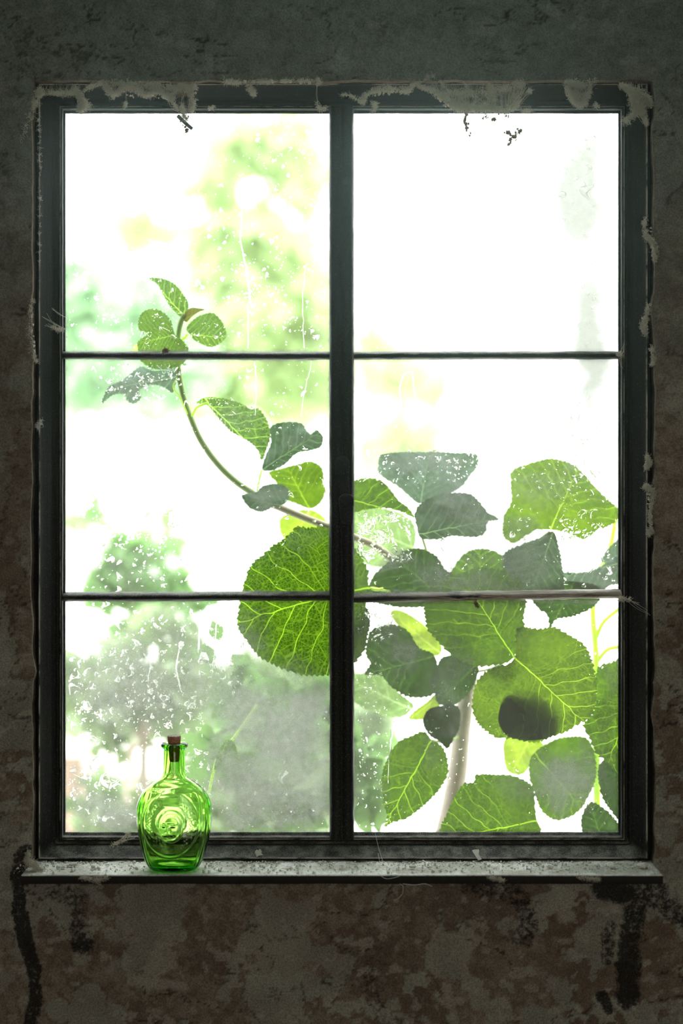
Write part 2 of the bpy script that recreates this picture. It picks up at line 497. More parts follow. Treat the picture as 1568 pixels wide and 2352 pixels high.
green_stuff('stem_lime', (0.30, 0.42, 0.05), (0.55, 0.66, 0.16))
green_stuff('tree_leaf', (0.18, 0.30, 0.17), (0.24, 0.34, 0.22))
green_stuff('tree_leaf_yellow', (0.225, 0.305, 0.13), (0.275, 0.35, 0.18))
green_stuff('bush_leaf', (0.10, 0.19, 0.06), (0.15, 0.25, 0.11))
green_stuff('bush_leaf_pale', (0.130, 0.180, 0.086), (0.158, 0.209, 0.122))
green_stuff('hydr_leaf', (0.085, 0.15, 0.05), (0.13, 0.20, 0.09))
simple('bark', (0.52, 0.46, 0.40), 0.9, 0.1, 0.35, 90, 0.001)
simple('stem_brown', (0.48, 0.44, 0.30), 0.8, 0.2, 0.4, 300, 0.0003)
simple('ground', (0.72, 0.70, 0.66), 0.95, 0.05, 0.12, 3)
simple('brick_pink', (0.62, 0.46, 0.38), 0.9, 0.1, 0.25, 12)

# ================================================================== the wall with the window opening
YW = -0.05
HX0, HX1 = (72 - 784) * 1.55 / F, (1503 - 784) * 1.55 / F
HZ1, HZ0 = (1176 - 184) * 1.55 / F, -0.402
def grid_axis(lo, hi, marks, step):
    pts = [lo] + sorted(marks) + [hi]; out = []
    for a, b in zip(pts[:-1], pts[1:]):
        n = max(1, int(round((b - a) / step))); out += list(a + (b - a) * np.arange(n) / n)
    return np.array(out + [hi])
gx = grid_axis(-0.46, 0.46, [HX0, HX1], 0.0021)
gz = grid_axis(-0.64, 0.64, [HZ0, HZ1], 0.0021)
def wall_fields(x, z):
    px = 784 + x * F / 1.55; py = 1176 - z * F / 1.55
    # flaking skins of paint: edges are sharp steps
    a = fbm(x * 16 + 3, z * 16, 1, 6, 0.55); b = fbm(x * 30, z * 34 + 9, 5, 5, 0.55); c = fbm(x * 9, z * 12, 9, 5, 0.6)
    low = sstep(0.0, -0.30, z) * (1 - 0.0 * x)
    patch = sstep(0.545, 0.551, a + 0.03 * low)
    patch2 = sstep(0.595, 0.601, b)
    patch = np.clip(patch * (0.35 + 0.65 * low) * 0.8 + patch2 * 0.9 * (0.3 + 0.7 * low), 0, 1)
    lime = sstep(0.05, 0.60, z + 0.25 * (c - 0.5)) * sstep(0.62, 0.40, np.abs(x - 0.0)) * 1.0  # green glow of the haze, put into the upper wall's colour
    mould = np.zeros_like(px)
    for pts, wd, st in (([(48, 1965), (42, 2010), (50, 2120), (72, 2210), (85, 2300), (72, 2350)], 22, 0.62),
                        ([(60, 1960), (75, 1990), (60, 2010)], 26, 0.6),
                        ([(130, 2050), (180, 2060), (185, 2140), (190, 2165)], 34, 0.46), ([(230, 2040), (330, 2040), (300, 2070)], 26, 0.28),
                        ([(1080, 2035), (1150, 2040), (1200, 2070), (1215, 2120), (1200, 2160)], 34, 0.50),
                        ([(1230, 2040), (1235, 2100), (1205, 2150)], 16, 0.35),
                        ([(1390, 2040), (1470, 2060), (1450, 2130), (1445, 2230), (1440, 2285)], 34, 0.56),
                        ([(1490, 2050), (1568, 2110)], 34, 0.52), ([(1470, 2050), (1520, 2040), (1400, 2050)], 26, 0.5),
                        ([(1380, 2290), (1395, 2320)], 16, 0.5), ([(1430, 2280), (1425, 2300)], 14, 0.4),
                        ([(1400, 2130), (1395, 2200)], 22, 0.35),
                        ([(870, 2140), (860, 2250), (900, 2352)], 44, 0.30), ([(400, 2060), (395, 2200)], 34, 0.22),
                        ([(800, 2040), (795, 2090)], 30, 0.24), ([(560, 2140), (590, 2130)], 16, 0.3), ([(280, 2050), (275, 2070)], 10, 0.4),
                        ([(1515, 1990), (1540, 2060)], 30, 0.36), ([(1540, 1480), (1535, 1640)], 18, 0.26), ([(1500, 560), (1545, 640)], 34, 0.22),
                        ([(1510, 1090), (1560, 1220)], 22, 0.26), ([(60, 650), (55, 900), (48, 1180)], 16, 0.10), ([(90, 205), (60, 300), (60, 470)], 40, 0.16),
                        ([(0, 2230), (70, 2210), (160, 2130)], 12, 0.10)):
        d = segdist(px + 16 * (fbm(x * 60, z * 60, 3, 3) - 0.5), py + 16 * (fbm(x * 60, z * 60, 4, 3) - 0.5), pts)
        mould = np.maximum(mould, st * sstep(wd * 1.35, wd * 0.45, d))
    mould = mould + 0.16 * sstep(0.55, 0.75, fbm(x * 12, z * 8, 21, 5)) * low
    # relief: sheets of plaster, brushed lumps, cracks
    crack = np.abs(fbm(x * 11 + 7, z * 22, 33, 5) - 0.5)
    relief = 0.0006 * patch + 0.0016 * (fbm(x * 22, z * 30, 41, 6, 0.6) - 0.5) + 0.004 * (fbm(x * 5, z * 6, 44, 3) - 0.5)
    relief = relief - 0.0012 * sstep(0.012, 0.002, crack) * sstep(0.45, 0.6, vnoise(x * 14, z * 14, 50))
    fl = sstep(0.675, 0.682, fbm(x * 34 + 5, z * 60 + 2, 71, 4, 0.5)) * (0.25 + 0.75 * low)
    fl = np.maximum(fl, 0.8 * sstep(0.70, 0.71, fbm(x * 80 + 5, z * 90 + 2, 75, 3, 0.5)) * low)
    ck = sstep(0.010, 0.003, np.abs(fbm(x * 14 + 31, z * 30, 83, 5) - 0.5)) * sstep(0.50, 0.62, vnoise(x * 18, z * 18, 87))
    ck = np.maximum(ck, 0.7 * sstep(0.012, 0.004, np.abs(a - 0.522)) * sstep(0.45, 0.6, vnoise(x * 25, z * 25, 89)))
    tone = fbm(x * 7 + 13, z * 9 + 4, 93, 4, 0.55)
    relief = relief + 0.0007 * fl - 0.0006 * ck
    return patch, lime, mould, relief, fl, ck, tone
def edge_wander(x, z):
    """the plaster edge round the opening is ragged"""
    n = fbm(x * 40, z * 40, 61, 4) - 0.5
    n2 = fbm(x * 12, z * 12, 65, 3) - 0.5
    dx0 = np.exp(-np.abs(x - HX0) / 0.006); dx1 = np.exp(-np.abs(x - HX1) / 0.006)
    dz1 = np.exp(-np.abs(z - HZ1) / 0.006)
    inx = (z < HZ1 + 0.01) & (z > HZ0 - 0.01); inz = (x > HX0 - 0.01) & (x < HX1 + 0.01)
    ox = (dx0 - dx1) * 0 + (dx0 + dx1) * inx * (0.006 * n + 0.006 * n2)
    oz = dz1 * inz * (0.004 * n)
    yy = (dx0 * inx + dx1 * inx + dz1 * inz) * 0.002
    return ox, oz, yy
GX, GZ = np.meshgrid(gx, gz, indexing='ij')
pt, lm, mo_, rl, fl_, ck_, tn_ = wall_fields(GX, GZ)
ox, oz, yy = edge_wander(GX, GZ)
V = np.stack([GX + ox, YW - rl + yy, CZ + GZ + oz], -1).reshape(-1, 3)
nxg, nzg = len(gx), len(gz)
ii, jj = np.meshgrid(np.arange(nxg - 1), np.arange(nzg - 1), indexing='ij')
cx = (gx[:-1] + gx[1:]) / 2; cz = (gz[:-1] + gz[1:]) / 2
CX, CZg = np.meshgrid(cx, cz, indexing='ij')
keep = ~((CX > HX0) & (CX < HX1) & (CZg > HZ0) & (CZg < HZ1))
a = ii[keep] * nzg + jj[keep]
faces = np.stack([a, a + nzg, a + nzg + 1, a + 1], -1).tolist()
# reveal: the ragged edge carried back through the wall
def reveal(xs, zs):
    xs = np.asarray(xs); zs = np.asarray(zs)
    r_ = wall_fields(xs, zs)[3]; ox, oz, yy = edge_wander(xs, zs)
    rows = []
    for k, Y in enumerate((None, -0.043, -0.03, 0.014)):
        y = (YW - r_ + yy) if Y is None else np.full(len(xs), Y)
        rows.append(np.stack([xs + ox, y, CZ + zs + oz], -1))
    return np.concatenate(rows), len(xs)
verts = [V]; extra = {'patch': [pt.ravel()], 'lime': [lm.ravel()], 'mould': [mo_.ravel()], 'flake': [fl_.ravel()], 'crack': [ck_.ravel()], 'tone': [tn_.ravel()]}
nb_ = len(V)
hx = gx[(gx >= HX0 - 1e-9) & (gx <= HX1 + 1e-9)]; hz = gz[(gz >= HZ0 - 1e-9) & (gz <= HZ1 + 1e-9)]
for xs, zs in ((np.full(len(hz), HX0), hz), (np.full(len(hz), HX1), hz), (hx, np.full(len(hx), HZ1)), (hx, np.full(len(hx), HZ0))):
    R_, n_ = reveal(xs, zs)
    for k in range(3):
        for i in range(n_ - 1):
            p = nb_ + k * n_ + i; faces.append([p, p + 1, p + 1 + n_, p + n_])
    verts.append(R_); nb_ += len(R_)
    for k in extra: extra[k].append(np.full(len(R_), 0.0 if k != 'mould' else 0.25))
# plain wall beyond the view, front and outside faces
def ring(x0, x1, z0, z1, X0, X1, Z0, Z1, Y):
    global nb_
    q = [(X0, Y, Z0), (X1, Y, Z0), (X1, Y, Z1), (X0, Y, Z1), (x0, Y, z0), (x1, Y, z0), (x1, Y, z1), (x0, Y, z1)]
    verts.append(np.array(q, float))
    for i in range(4):
        j = (i + 1) % 4; faces.append([nb_ + i, nb_ + j, nb_ + 4 + j, nb_ + 4 + i])
    nb_ += 8
    for k in extra: extra[k].append(np.zeros(8))
ring(-0.46, 0.46, CZ - 0.64, CZ + 0.64, -1.7, 1.7, -0.1, 2.8, YW)
ring(HX0, HX1, CZ + HZ0, CZ + HZ1, -1.7, 1.7, -0.1, 2.8, 0.014)
wall = link('wall_back', np.concatenate(verts), faces, M['plaster'], None, (0, YW, 0), True,
            attrs={k: np.concatenate(v) for k, v in extra.items()})
tag(wall, 'dark mouldy flaking plaster wall around the window', 'wall', kind='structure')

# the rest of the room
def room_box(name, lo, hi, mat, label, cat):
    b = MB(); b.box(lo, hi); o = b.build(name, mat, None, smooth=False); tag(o, label, cat, kind='structure')
room_box('floor', (-1.7, -3.6, -0.1), (1.7, -0.05, 0.0), M['floor_boards'], 'dim floor of the shed room', 'floor')
room_box('ceiling', (-1.7, -3.6, 2.7), (1.7, -0.05, 2.8), M['room_plaster'], 'plain ceiling of the shed room', 'ceiling')
room_box('wall_left', (-1.7, -3.6, 0.0), (-1.6, -0.05, 2.7), M['room_plaster'], 'left side wall of the room', 'wall')
room_box('wall_right', (1.6, -3.6, 0.0), (1.7, -0.05, 2.7), M['room_plaster'], 'right side wall of the room', 'wall')
room_box('wall_front', (-1.7, -3.7, -0.1), (1.7, -3.6, 2.8), M['room_plaster'], 'wall behind the viewer', 'wall')

# haze volume added before the window for the glow round the bright panes
HAZE = 0.050
m = N('glow_haze')
vs_ = m.n('ShaderNodeVolumeScatter'); vs_.inputs['Color'].default_value = (0.70, 1.0, 0.90, 1); vs_.inputs['Anisotropy'].default_value = 0.935
qz = m.n('ShaderNodeSeparateXYZ'); m.set(qz.inputs[0], m.obj())
m.set(vs_.inputs['Density'], m.step(qz.outputs[2], CZ - 0.10, CZ + 0.42, 0.0025, HAZE))
m.t.links.new(vs_.outputs[0], m.out.inputs[1]); M['air'] = m.m
if HAZE > 0:
    hz_ = MB(); hz_.box((-1.55, -3.1, 0.05), (1.55, -0.13, 2.65)); o = hz_.build('haze', M['air'], None, smooth=False)
    tag(o, 'thin haze added in front of the window for its glow', 'haze', kind='stuff')

# ================================================================== the window
win = empty('window_1', (0, -0.02, CZ - 0.39), 'black six-pane timber window with thin glazing bars', 'window', kind='structure')

loops = [  # left, right, top, bottom in picture pixels, depth
    (150.5, 1419, 261, 1911, 0.012), (150.5, 1419, 261, 1911, -0.001), (149, 1420.5, 259.5, 1912.5, -0.004), (145.5, 1424.5, 255, 1918, -0.0045),
    (144.5, 1425.5, 252.5, 1920.5, -0.010), (143, 1428, 249.5, 1923, -0.0145), (139.5, 1431.5, 245.5, 1926.5, -0.0160), (137, 1434, 243.5, 1929, -0.0145),
    (136, 1435.5, 242.5, 1930, -0.0120), (130, 1441, 237, 1935, -0.0130), (127, 1444.5, 233.5, 1937, -0.0160), (125, 1446.5, 231.5, 1938.5, -0.0165),
    (123.5, 1448, 230, 1939.5, -0.0155), (118, 1454, 224, 1945, -0.0200), (108, 1466, 212, 1955, -0.0250), (98, 1477, 203, 1963, -0.0300),
    (93.5, 1481.5, 196.5, 1968, -0.0330), (92, 1483, 195, 1969.5, -0.0360), (89, 1486.5, 192.5, 1972.5, -0.0385), (86.5, 1489, 190.5, 1974.5, -0.0375),
    (85, 1491, 189, 1976, -0.033), (80, 1496, 184, 1979, -0.031), (58, 1518, 166, 2002, -0.031)]
NS = 90
rows = []
for li, (l, r, t, b_, Y) in enumerate(loops):
    P = []
    tt = np.arange(NS) / NS
    P += [(l + (r - l) * u, t) for u in tt] + [(r, t + (b_ - t) * u) for u in tt] + [(r - (r - l) * u, b_) for u in tt] + [(l, b_ - (b_ - t) * u) for u in tt]
    P = np.array(P)
    jit = 0.5 if 0 < li < len(loops) - 2 else 0.0
    jx = (fbm(P[:, 0] / 40, P[:, 1] / 40, 70 + li // 3, 4) - 0.5) * 2.6 * jit
    jy = (fbm(P[:, 0] / 40, P[:, 1] / 40, 80 + li // 3, 4) - 0.5) * 2.6 * jit
    yj = (fbm(P[:, 0] / 15, P[:, 1] / 15, 90 + li, 3) - 0.5) * 0.0007 * (jit > 0)
    rows.append(atn(P[:, 0] + jx, P[:, 1] + jy, Y + yj))
nL = 4 * NS
fs = []
for i in range(len(loops) - 1):
    for j in range(nL):
        k = (j + 1) % nL; fs.append((i * nL + j, i * nL + k, (i + 1) * nL + k, (i + 1) * nL + j))
# closed at the back
back = at(0, 0, 0)
r0 = rows[0].copy(); r1 = rows[-1].copy(); r1[:, 1] = 0.012
rows += [r1]
L_ = len(loops)
for j in range(nL):
    k = (j + 1) % nL
    fs.append(((L_ - 1) * nL + j, (L_ - 1) * nL + k, L_ * nL + k, L_ * nL + j)); fs.append((L_ * nL + j, L_ * nL + k, k, j))
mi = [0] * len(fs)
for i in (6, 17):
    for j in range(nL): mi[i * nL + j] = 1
link('window_frame', np.concatenate(rows), fs, [M['black_paint'], M['patchy']], win, mat_idx=mi)

def sweep_x(name, x0, x1, ya, yb, prof, mat, seed, sag=1.5, n=160):
    """a bar from picture x0 to x1 whose centre line runs ya -> yb; prof = (offset px, depth)"""
    xs = np.linspace(x0, x1, n); base = ya + (yb - ya) * (xs - x0) / (x1 - x0)
    rows = []
    for k, (dz, Y) in enumerate(prof):
        jz = (fbm(xs / 30, xs * 0 + k, seed, 4) - 0.5) * 2.6 + (fbm(xs / 150, xs * 0, seed + 5, 2) - 0.5) * sag * 2
        jy = (fbm(xs / 18, xs * 0 + k * 2, seed + 9, 4) - 0.5) * 0.0014
        rows.append(atn(xs, base + dz + jz, np.full(n, Y) + jy))
    m_ = len(prof); fs = []
    for k in range(m_):
        q = (k + 1) % m_
        for i in range(n - 1): fs.append((k * n + i, k * n + i + 1, q * n + i + 1, q * n + i))
    fs.append(tuple(k * n for k in range(m_))); fs.append(tuple(k * n + n - 1 for k in range(m_ - 1, -1, -1)))
    return link(name, np.concatenate(rows), fs, mat, win)
bar = [(-9.5, 0.004), (-9, -0.003), (-6.5, -0.010), (-3, -0.0135), (3, -0.0135), (6.5, -0.010), (9, -0.003), (9.5, 0.004)]
b2 = [(-11, 0.004), (-10, -0.003), (-4, -0.0125), (1, -0.0145), (5, -0.0135), (8, -0.010), (10, -0.003), (10.5, 0.004)]
sweep_x('glazing_bar', 142, 766, 816.5, 817.5, bar, M['bar_paint'], 101)
sweep_x('glazing_bar', 802, 1428, 817, 816, bar, M['bar_paint'], 107)
sweep_x('glazing_bar', 142, 766, 1371, 1369, b2, M['bar_paint'], 113)
tag(sweep_x('glazing_bar', 802, 1432, 1374, 1363, b2, M['flaking_bar'], 119, 2.0), 'weathered glazing bar with bare grey wood showing')

# mullion
prof = [(-28, 0.012), (-28, -0.012), (-26, -0.020), (-22, -0.0235), (-4, -0.0240), (-2.5, -0.0225), (2.5, -0.0225), (4, -0.0240), (22, -0.0235), (26, -0.020), (28, -0.012), (28, 0.012)]
ys = np.linspace(243, 1929, 220); rows = []
for k, (dx, Y) in enumerate(prof):
    jx = (fbm(ys / 28, ys * 0 + k, 131, 4) - 0.5) * 2.4 + (ys - 243) / 1686 * 1.0
    rows.append(atn(784 + dx + jx, ys, np.full(len(ys), Y)))
fs = []; n = len(ys)
for k in range(len(prof)):
    q = (k + 1) % len(prof)
    for i in range(n - 1): fs.append((k * n + i, q * n + i, q * n + i + 1, k * n + i + 1))
link('mullion', np.concatenate(rows), fs, M['black_paint'], win)

# the latch on the mullion
def plate(mb, pts, y0, y1, bev=1.2):
    P = np.array(pts, float); c = P.mean(0); n = len(P)
    Q = c + (P - c) * (1 - bev * 2 / np.ptp(P, axis=0).max())
    rows = [atn(P[:, 0], P[:, 1], y0), atn(P[:, 0], P[:, 1], y1 + 0.0008), atn(Q[:, 0], Q[:, 1], y1)]
    v = np.concatenate(rows); f = []
    for r in range(2):
        for i in range(n):
            j = (i + 1) % n; f.append((r * n + i, r * n + j, (r + 1) * n + j, (r + 1) * n + i))
    f.append(tuple(range(n))); f.append(tuple(2 * n + i for i in range(n)))
    mb.add(v, f)
latch = empty('window_latch', at(785, 1100, -0.024), 'small black iron catch on the centre mullion at mid height', 'latch')
mb = MB()
arc = [(785.5 + 16 * math.cos(t), 1063 - 16 * math.sin(t)) for t in np.linspace(0, math.pi, 14)]
plate(mb, arc + [(769, 1092), (801, 1092)], -0.0225, -0.0285)
mb.build('catch_plate', M['iron'], latch)
mb = MB(); plate(mb, [(771, 1090), (800, 1090), (803, 1122), (801, 1160), (778, 1160), (772, 1120)], -0.0225, -0.0265); mb.build('tongue', M['iron'], latch)
mb = MB()
arc = [(795 + 17 * math.cos(t), 1146 - 12 * math.sin(t)) for t in np.linspace(0, math.pi, 12)]
plate(mb, arc + [(778, 1165), (812, 1163)], -0.025, -0.0315); plate(mb, [(779, 1166), (811, 1165), (809, 1204), (781, 1204)], -0.0225, -0.0275)
mb.build('keeper', M['iron'], latch)

# panes with their film of mist
MIST = [  # px, py, rx, ry, strength
    (1330, 430, 85, 270, .935), (1362, 780, 66, 300, .93), (1340, 960, 56, 130, .8), (1200, 560, 160, 420, .12), (1345, 1000, 80, 160, .25),
    (980, 1060, 110, 34, 0.51), (1040, 1150, 80, 70, 0.51), (1090, 1200, 60, 50, 0.51), (1250, 1110, 90, 60, 0.36), (1190, 1230, 60, 40, 0.46),
    (1100, 1290, 80, 40, 0.46), (900, 1290, 50, 24, 0.55), (1000, 1320, 60, 40, 0.55), (1160, 1340, 90, 30, 0.51), (1210, 1290, 60, 60, 0.55), (1080, 1340, 80, 30, 0.55),
    (870, 1430, 60, 60, 0.51), (925, 1500, 55, 45, 0.57), (960, 1480, 60, 40, 0.38), (1060, 1530, 60, 60, 0.51), (1020, 1590, 50, 60, 0.46), (850, 1620, 60, 110, 0.42), (850, 1750, 40, 120, 0.29),
    (1140, 1525, 60, 30, 0.46), (1050, 1650, 30, 50, 0.33), (1290, 1800, 75, 70, 0.80), (1350, 1760, 40, 60, 0.55), (1190, 1810, 50, 40, 0.29), (1240, 1740, 40, 40, 0.38),
    (1405, 1640, 22, 120, 0.42), (1400, 1800, 30, 60, 0.38), (1240, 1600, 60, 60, 0.09),
    (660, 1690, 135, 150, .90), (580, 1640, 110, 110, .84), (710, 1800, 120, 100, .80), (590, 1790, 110, 120, .84), (660, 1880, 120, 50, .6), (700, 1620, 80, 60, .95), (640, 1560, 80, 50, .6), (560, 1490, 70, 60, .6), (640, 1880, 120, 30, .5), (560, 1700, 50, 70, .6), (520, 1830, 60, 70, .6),
    (590, 1440, 45, 60, .35), (470, 1560, 130, 110, .66), (300, 1570, 170, 130, .74), (400, 1440, 100, 60, .45), (250, 1680, 110, 70, .35),
    (260, 1860, 120, 50, .80), (180, 1830, 40, 100, .55), (540, 1880, 60, 40, .8), (500, 1760, 50, 90, .6), (400, 1470, 90, 50, .5), (700, 1240, 50, 30, .2),
    (430, 1150, 320, 260, .08), (310, 1310, 130, 70, .30), (300, 870, 90, 40, .32), (540, 950, 60, 30, .2), (680, 1020, 60, 30, .2), (450, 500, 300, 300, .04),
    (740, 700, 40, 300, .15), (610, 1140, 50, 30, .35), (1390, 1310, 60, 40, .3), (1000, 1720, 30, 60, .2)]
def mist_at(px, py):
    f = 0.012 + 0.16 * sstep(600, 540, px) * sstep(1360, 1400, py) + 0.10 * sstep(800, 820, px) * sstep(910, 830, px) * sstep(1560, 1640, py) 
    wx = (fbm(px / 60, py / 60, 201, 4) - 0.5) * 70; wy = (fbm(px / 60, py / 60, 205, 4) - 0.5) * 70
    for (mx, my, rx, ry, s) in MIST:
        d = np.hypot((px + wx - mx) / rx, (py + wy - my) / ry)
        f = np.maximum(f, s * sstep(1.45, 0.30, d))
    # a rim of grime along each pane's edges
    return f
panes = [(150, 757, 261, 809), (150, 757, 825, 1361), (150, 757, 1379, 1911), (811, 1420, 261, 809), (811, 1420, 825, 1360), (811, 1420, 1381, 1911)]
for (x0, x1, y0, y1) in panes:
    nx_, ny_ = int((x1 - x0) / 4), int((y1 - y0) / 4)
    X, Yp = np.meshgrid(np.linspace(x0 - 3, x1 + 3, nx_), np.linspace(y0 - 3, y1 + 3, ny_), indexing='ij')
    fr_ = atn(X, Yp, 0.0).reshape(-1, 3); edge = np.minimum(np.minimum(X - x0, x1 - X), np.minimum(Yp - y0, y1 - Yp))
    ms = mist_at(X, Yp); ms = np.maximum(ms, sstep(9, 0, edge + 6 * (fbm(X / 8, Yp / 8, 230, 3) - 0.5)) * 0.55)
    a = (np.arange(nx_ - 1)[:, None] * ny_ + np.arange(ny_ - 1)[None, :]).ravel()
    f = np.stack([a, a + 1, a + ny_ + 1, a + ny_], -1).tolist()
    nf = len(f); nv = len(fr_)
    cs = [0, ny_ - 1, nx_ * ny_ - 1, (nx_ - 1) * ny_]
    bk = fr_[cs].copy(); bk[:, 1] = 0.003
    v = np.concatenate([fr_, bk]); f.append([nv + 3, nv + 2, nv + 1, nv])
    for i in range(4): f.append([cs[i], nv + i, nv + (i + 1) % 4, cs[(i + 1) % 4]])
    link('pane', v, f, [M['misted'], M['clear']], win, smooth=False, mat_idx=[0] * nf + [1] * 5, attrs={'mist': np.concatenate([ms.ravel(), np.zeros(4)])})

# sill board, dusty
ZS = CZ - 0.3934
sxa = np.linspace(-0.3465, 0.3480, 330); sya = np.linspace(-0.029, -0.0905, 26)
SXg, SYg = np.meshgrid(sxa, sya, indexing='ij')
hgt = 0.0022 * (fbm(SXg * 70, SYg * 70, 140, 5) - 0.45) + 0.004 * sstep(-0.055, -0.030, SYg) * fbm(SXg * 45, SYg * 60, 144, 4)
hgt = hgt * sstep(-0.0905, -0.080, SYg)
fy = (fbm(sxa * 25, sxa * 0, 148, 4) - 0.5) * 0.002
top = np.stack([SXg, SYg + np.linspace(0, 1, 26)[None, :] * fy[:, None], ZS + hgt], -1)
low_ = top[:, -1, :].copy(); low_[:, 2] = ZS - 0.0015; low_[:, 1] -= 0.0006
bot = low_.copy(); bot[:, 2] = ZS - 0.0094 + (fbm(sxa * 30, sxa * 0, 150, 4) - 0.5) * 0.001
bb = bot.copy(); bb[:, 1] = -0.029
v = np.concatenate([top.reshape(-1, 3), low_, bot, bb]); n1_, n2_ = 330, 26; f = []
for i in range(n1_ - 1):
    for j in range(n2_ - 1):
        a = i * n2_ + j; f.append((a, a + 1, a + n2_ + 1, a + n2_))
    o = n1_ * n2_
    e = i * n2_ + n2_ - 1
    f.append((e, o + i, o + i + 1, e + n2_)); f.append((o + i, o + n1_ + i, o + n1_ + i + 1, o + i + 1)); f.append((o + n1_ + i, o + 2 * n1_ + i, o + 2 * n1_ + i + 1, o + n1_ + i + 1))
for i in (0, n1_ - 1):
    f.append(tuple([i * n2_ + j for j in range(n2_)] + [o + i, o + n1_ + i, o + 2 * n1_ + i]))
sill = link('window_sill', v, f, M['sill'], win)

# ================================================================== rain on the glass
def drop_cloud(specs, trails):
    vs, fsx, off = [], [], 0
    nA = 12; rr = np.array([1.0, 0.9, 0.66, 0.36]); th = np.arange(nA) * 2 * math.pi / nA
    ft = []
    for k in range(3):
        for j in range(nA):
            q = (j + 1) % nA; ft.append((k * nA + j, k * nA + q, (k + 1) * nA + q, (k + 1) * nA + j))
    for j in range(nA): ft.append((3 * nA + j, 3 * nA + (j + 1) % nA, 4 * nA))
    ft.append(tuple(range(nA - 1, -1, -1)))
    for (x, y, r, el, ang, curl) in specs:
        ca, sa = math.cos(ang), math.sin(ang); hq = 0.62 if (x > 1090 and y < 1200) else 0.30
        wob = 1 + 0.22 * np.sin(2 * th + x) + 0.16 * np.sin(3 * th + y) + 0.10 * rng.uniform(-1, 1, nA)
        lx, ly = np.cos(th) * wob, np.sin(th) * wob * el
        P = []
        for k, q in enumerate(rr):
            ax, ay = lx * q, ly * q
            ax = ax + curl * (ay ** 2) * 0.5
            X = x + r * (ax * ca - ay * sa); Yq = y + r * (ax * sa + ay * ca)
            h = hq * r * math.sqrt(max(0, 1 - q * q)) * (D0 / F)
            P.append(atn(X, Yq, -0.0001 - h))
        P.append(atn([x], [y], -0.0001 - hq * r * D0 / F))
        vs.append(np.concatenate(P)); fsx += [tuple(i + off for i in q) for q in ft]; off += 4 * nA + 1
    mb = MB(); mb.v = vs; mb.f = fsx; mb.n = off
    for pts, r in trails:
        P = spline(pts, 8); P = P + (np.stack([fbm(P[:, 1] / 14, P[:, 0] / 14, 301, 3), fbm(P[:, 0] / 14, P[:, 1] / 14, 305, 3)], -1) - 0.5) * 5
        n = len(P); rad = 0.62 * r * (0.7 + 0.6 * fbm(P[:, 1] / 20, P[:, 0] / 20, 311, 3)); rad[0] *= 0.4; rad[-1] *= 1.1
        T = np.gradient(P, axis=0); T /= np.linalg.norm(T, axis=1, keepdims=True) + 1e-9; Nn = np.stack([-T[:, 1], T[:, 0]], -1)
        rows = []
        for s_ in (-1, -0.75, -0.35, 0.35, 0.75, 1):
            h = 0.20 * rad * math.sqrt(max(0, 1 - s_ * s_)) * D0 / F
            Q = P + Nn * (rad * s_)[:, None]; rows.append(atn(Q[:, 0], Q[:, 1], -0.0001 - h))
        v = np.concatenate(rows); m_ = 6; ff = []
        for k in range(m_):
            q = (k + 1) % m_
            for i in range(n - 1): ff.append((k * n + i, k * n + i + 1, q * n + i + 1, q * n + i))
        ff.append(tuple(k * n for k in range(m_))); ff.append(tuple(k * n + n - 1 for k in range(m_ - 1, -1, -1)))
        mb.add(v, ff)
    return mb
specs = []
def inpane(x, y): return any(a + 6 < x < b - 6 and c + 6 < y < d - 6 for a, b, c, d in panes)
def rain(x0, x1, y0, y1, n, r0, r1, el=(1, 2.6), ang=0.25, aj=0.35, clump=0.0):
    k = 0; tries = 0
    while k < n and tries < n * 30:
        tries += 1
        x = rng.uniform(x0, x1); y = rng.uniform(y0, y1)
        if not inpane(x, y): continue
        if vnoise(x / 35, y / 35, 77) < clump * rng.random() * 1.4: continue
        r = r0 * (r1 / r0) ** (rng.random() ** 2.2)
        specs.append((x, y, r, rng.uniform(*el), ang + rng.normal(0, aj), rng.normal(0, 0.8))); k += 1
rain(430, 750, 270, 800, 300, 1.0, 4.5, (1, 1.8), 0.3, 1.2, .8)
rain(160, 430, 300, 800, 170, 0.8, 3.5, (1, 2.2), 1.2, .7, .8)
rain(160, 750, 600, 800, 170, 0.9, 4, (1, 2), 1.2, .7, .7)
rain(820, 1100, 480, 800, 60, 0.7, 2.2, (1, 2), 0.3, .6, .8)
rain(1230, 1410, 270, 800, 260, 1.0, 5.5, (1.1, 2.4), 0.15, .3, .5)
rain(1100, 1410, 270, 800, 60, 1.5, 4.5, (1.4, 2.6), 0.15, .3, .5)
rain(160, 750, 830, 1350, 260, 0.9, 4.2, (1, 2.4), 1.3, .6, .8)
rain(220, 450, 830, 930, 90, 1.2, 5, (1, 2.2), .8, 1, .4)
rain(160, 480, 1080, 1355, 280, 1.4, 6.0, (1, 2.2), .5, .8, .6)
rain(820, 1100, 1030, 1110, 130, 1.2, 4.5, (1, 2), 1.2, .6, .4)
rain(820, 940, 1180, 1290, 120, 2, 8, (1, 2.2), .5, 1.1, .3)
rain(1290, 1415, 900, 1355, 200, 1.4, 6, (1.2, 2.6), .3, .4, .5)
rain(1160, 1415, 1040, 1240, 110, 1, 4, (1, 2), .6, .7, .5)
rain(820, 1415, 830, 1040, 80, .9, 3, (1, 2), .4, .6, .7)
rain(820, 1415, 1240, 1360, 90, .9, 3.5, (1, 2), 1, 1, .6)
rain(155, 560, 1385, 1660, 420, 1.0, 5.5, (1, 2.4), .5, .6, .6)
rain(155, 480, 1560, 1900, 260, 1.0, 5.5, (1, 2.4), .6, .7, .6)
rain(500, 750, 1600, 1900, 110, 0.8, 4, (1, 2), .6, .7, .6)
rain(820, 900, 1385, 1480, 70, 1.4, 6, (1, 2), .6, 1, .3)
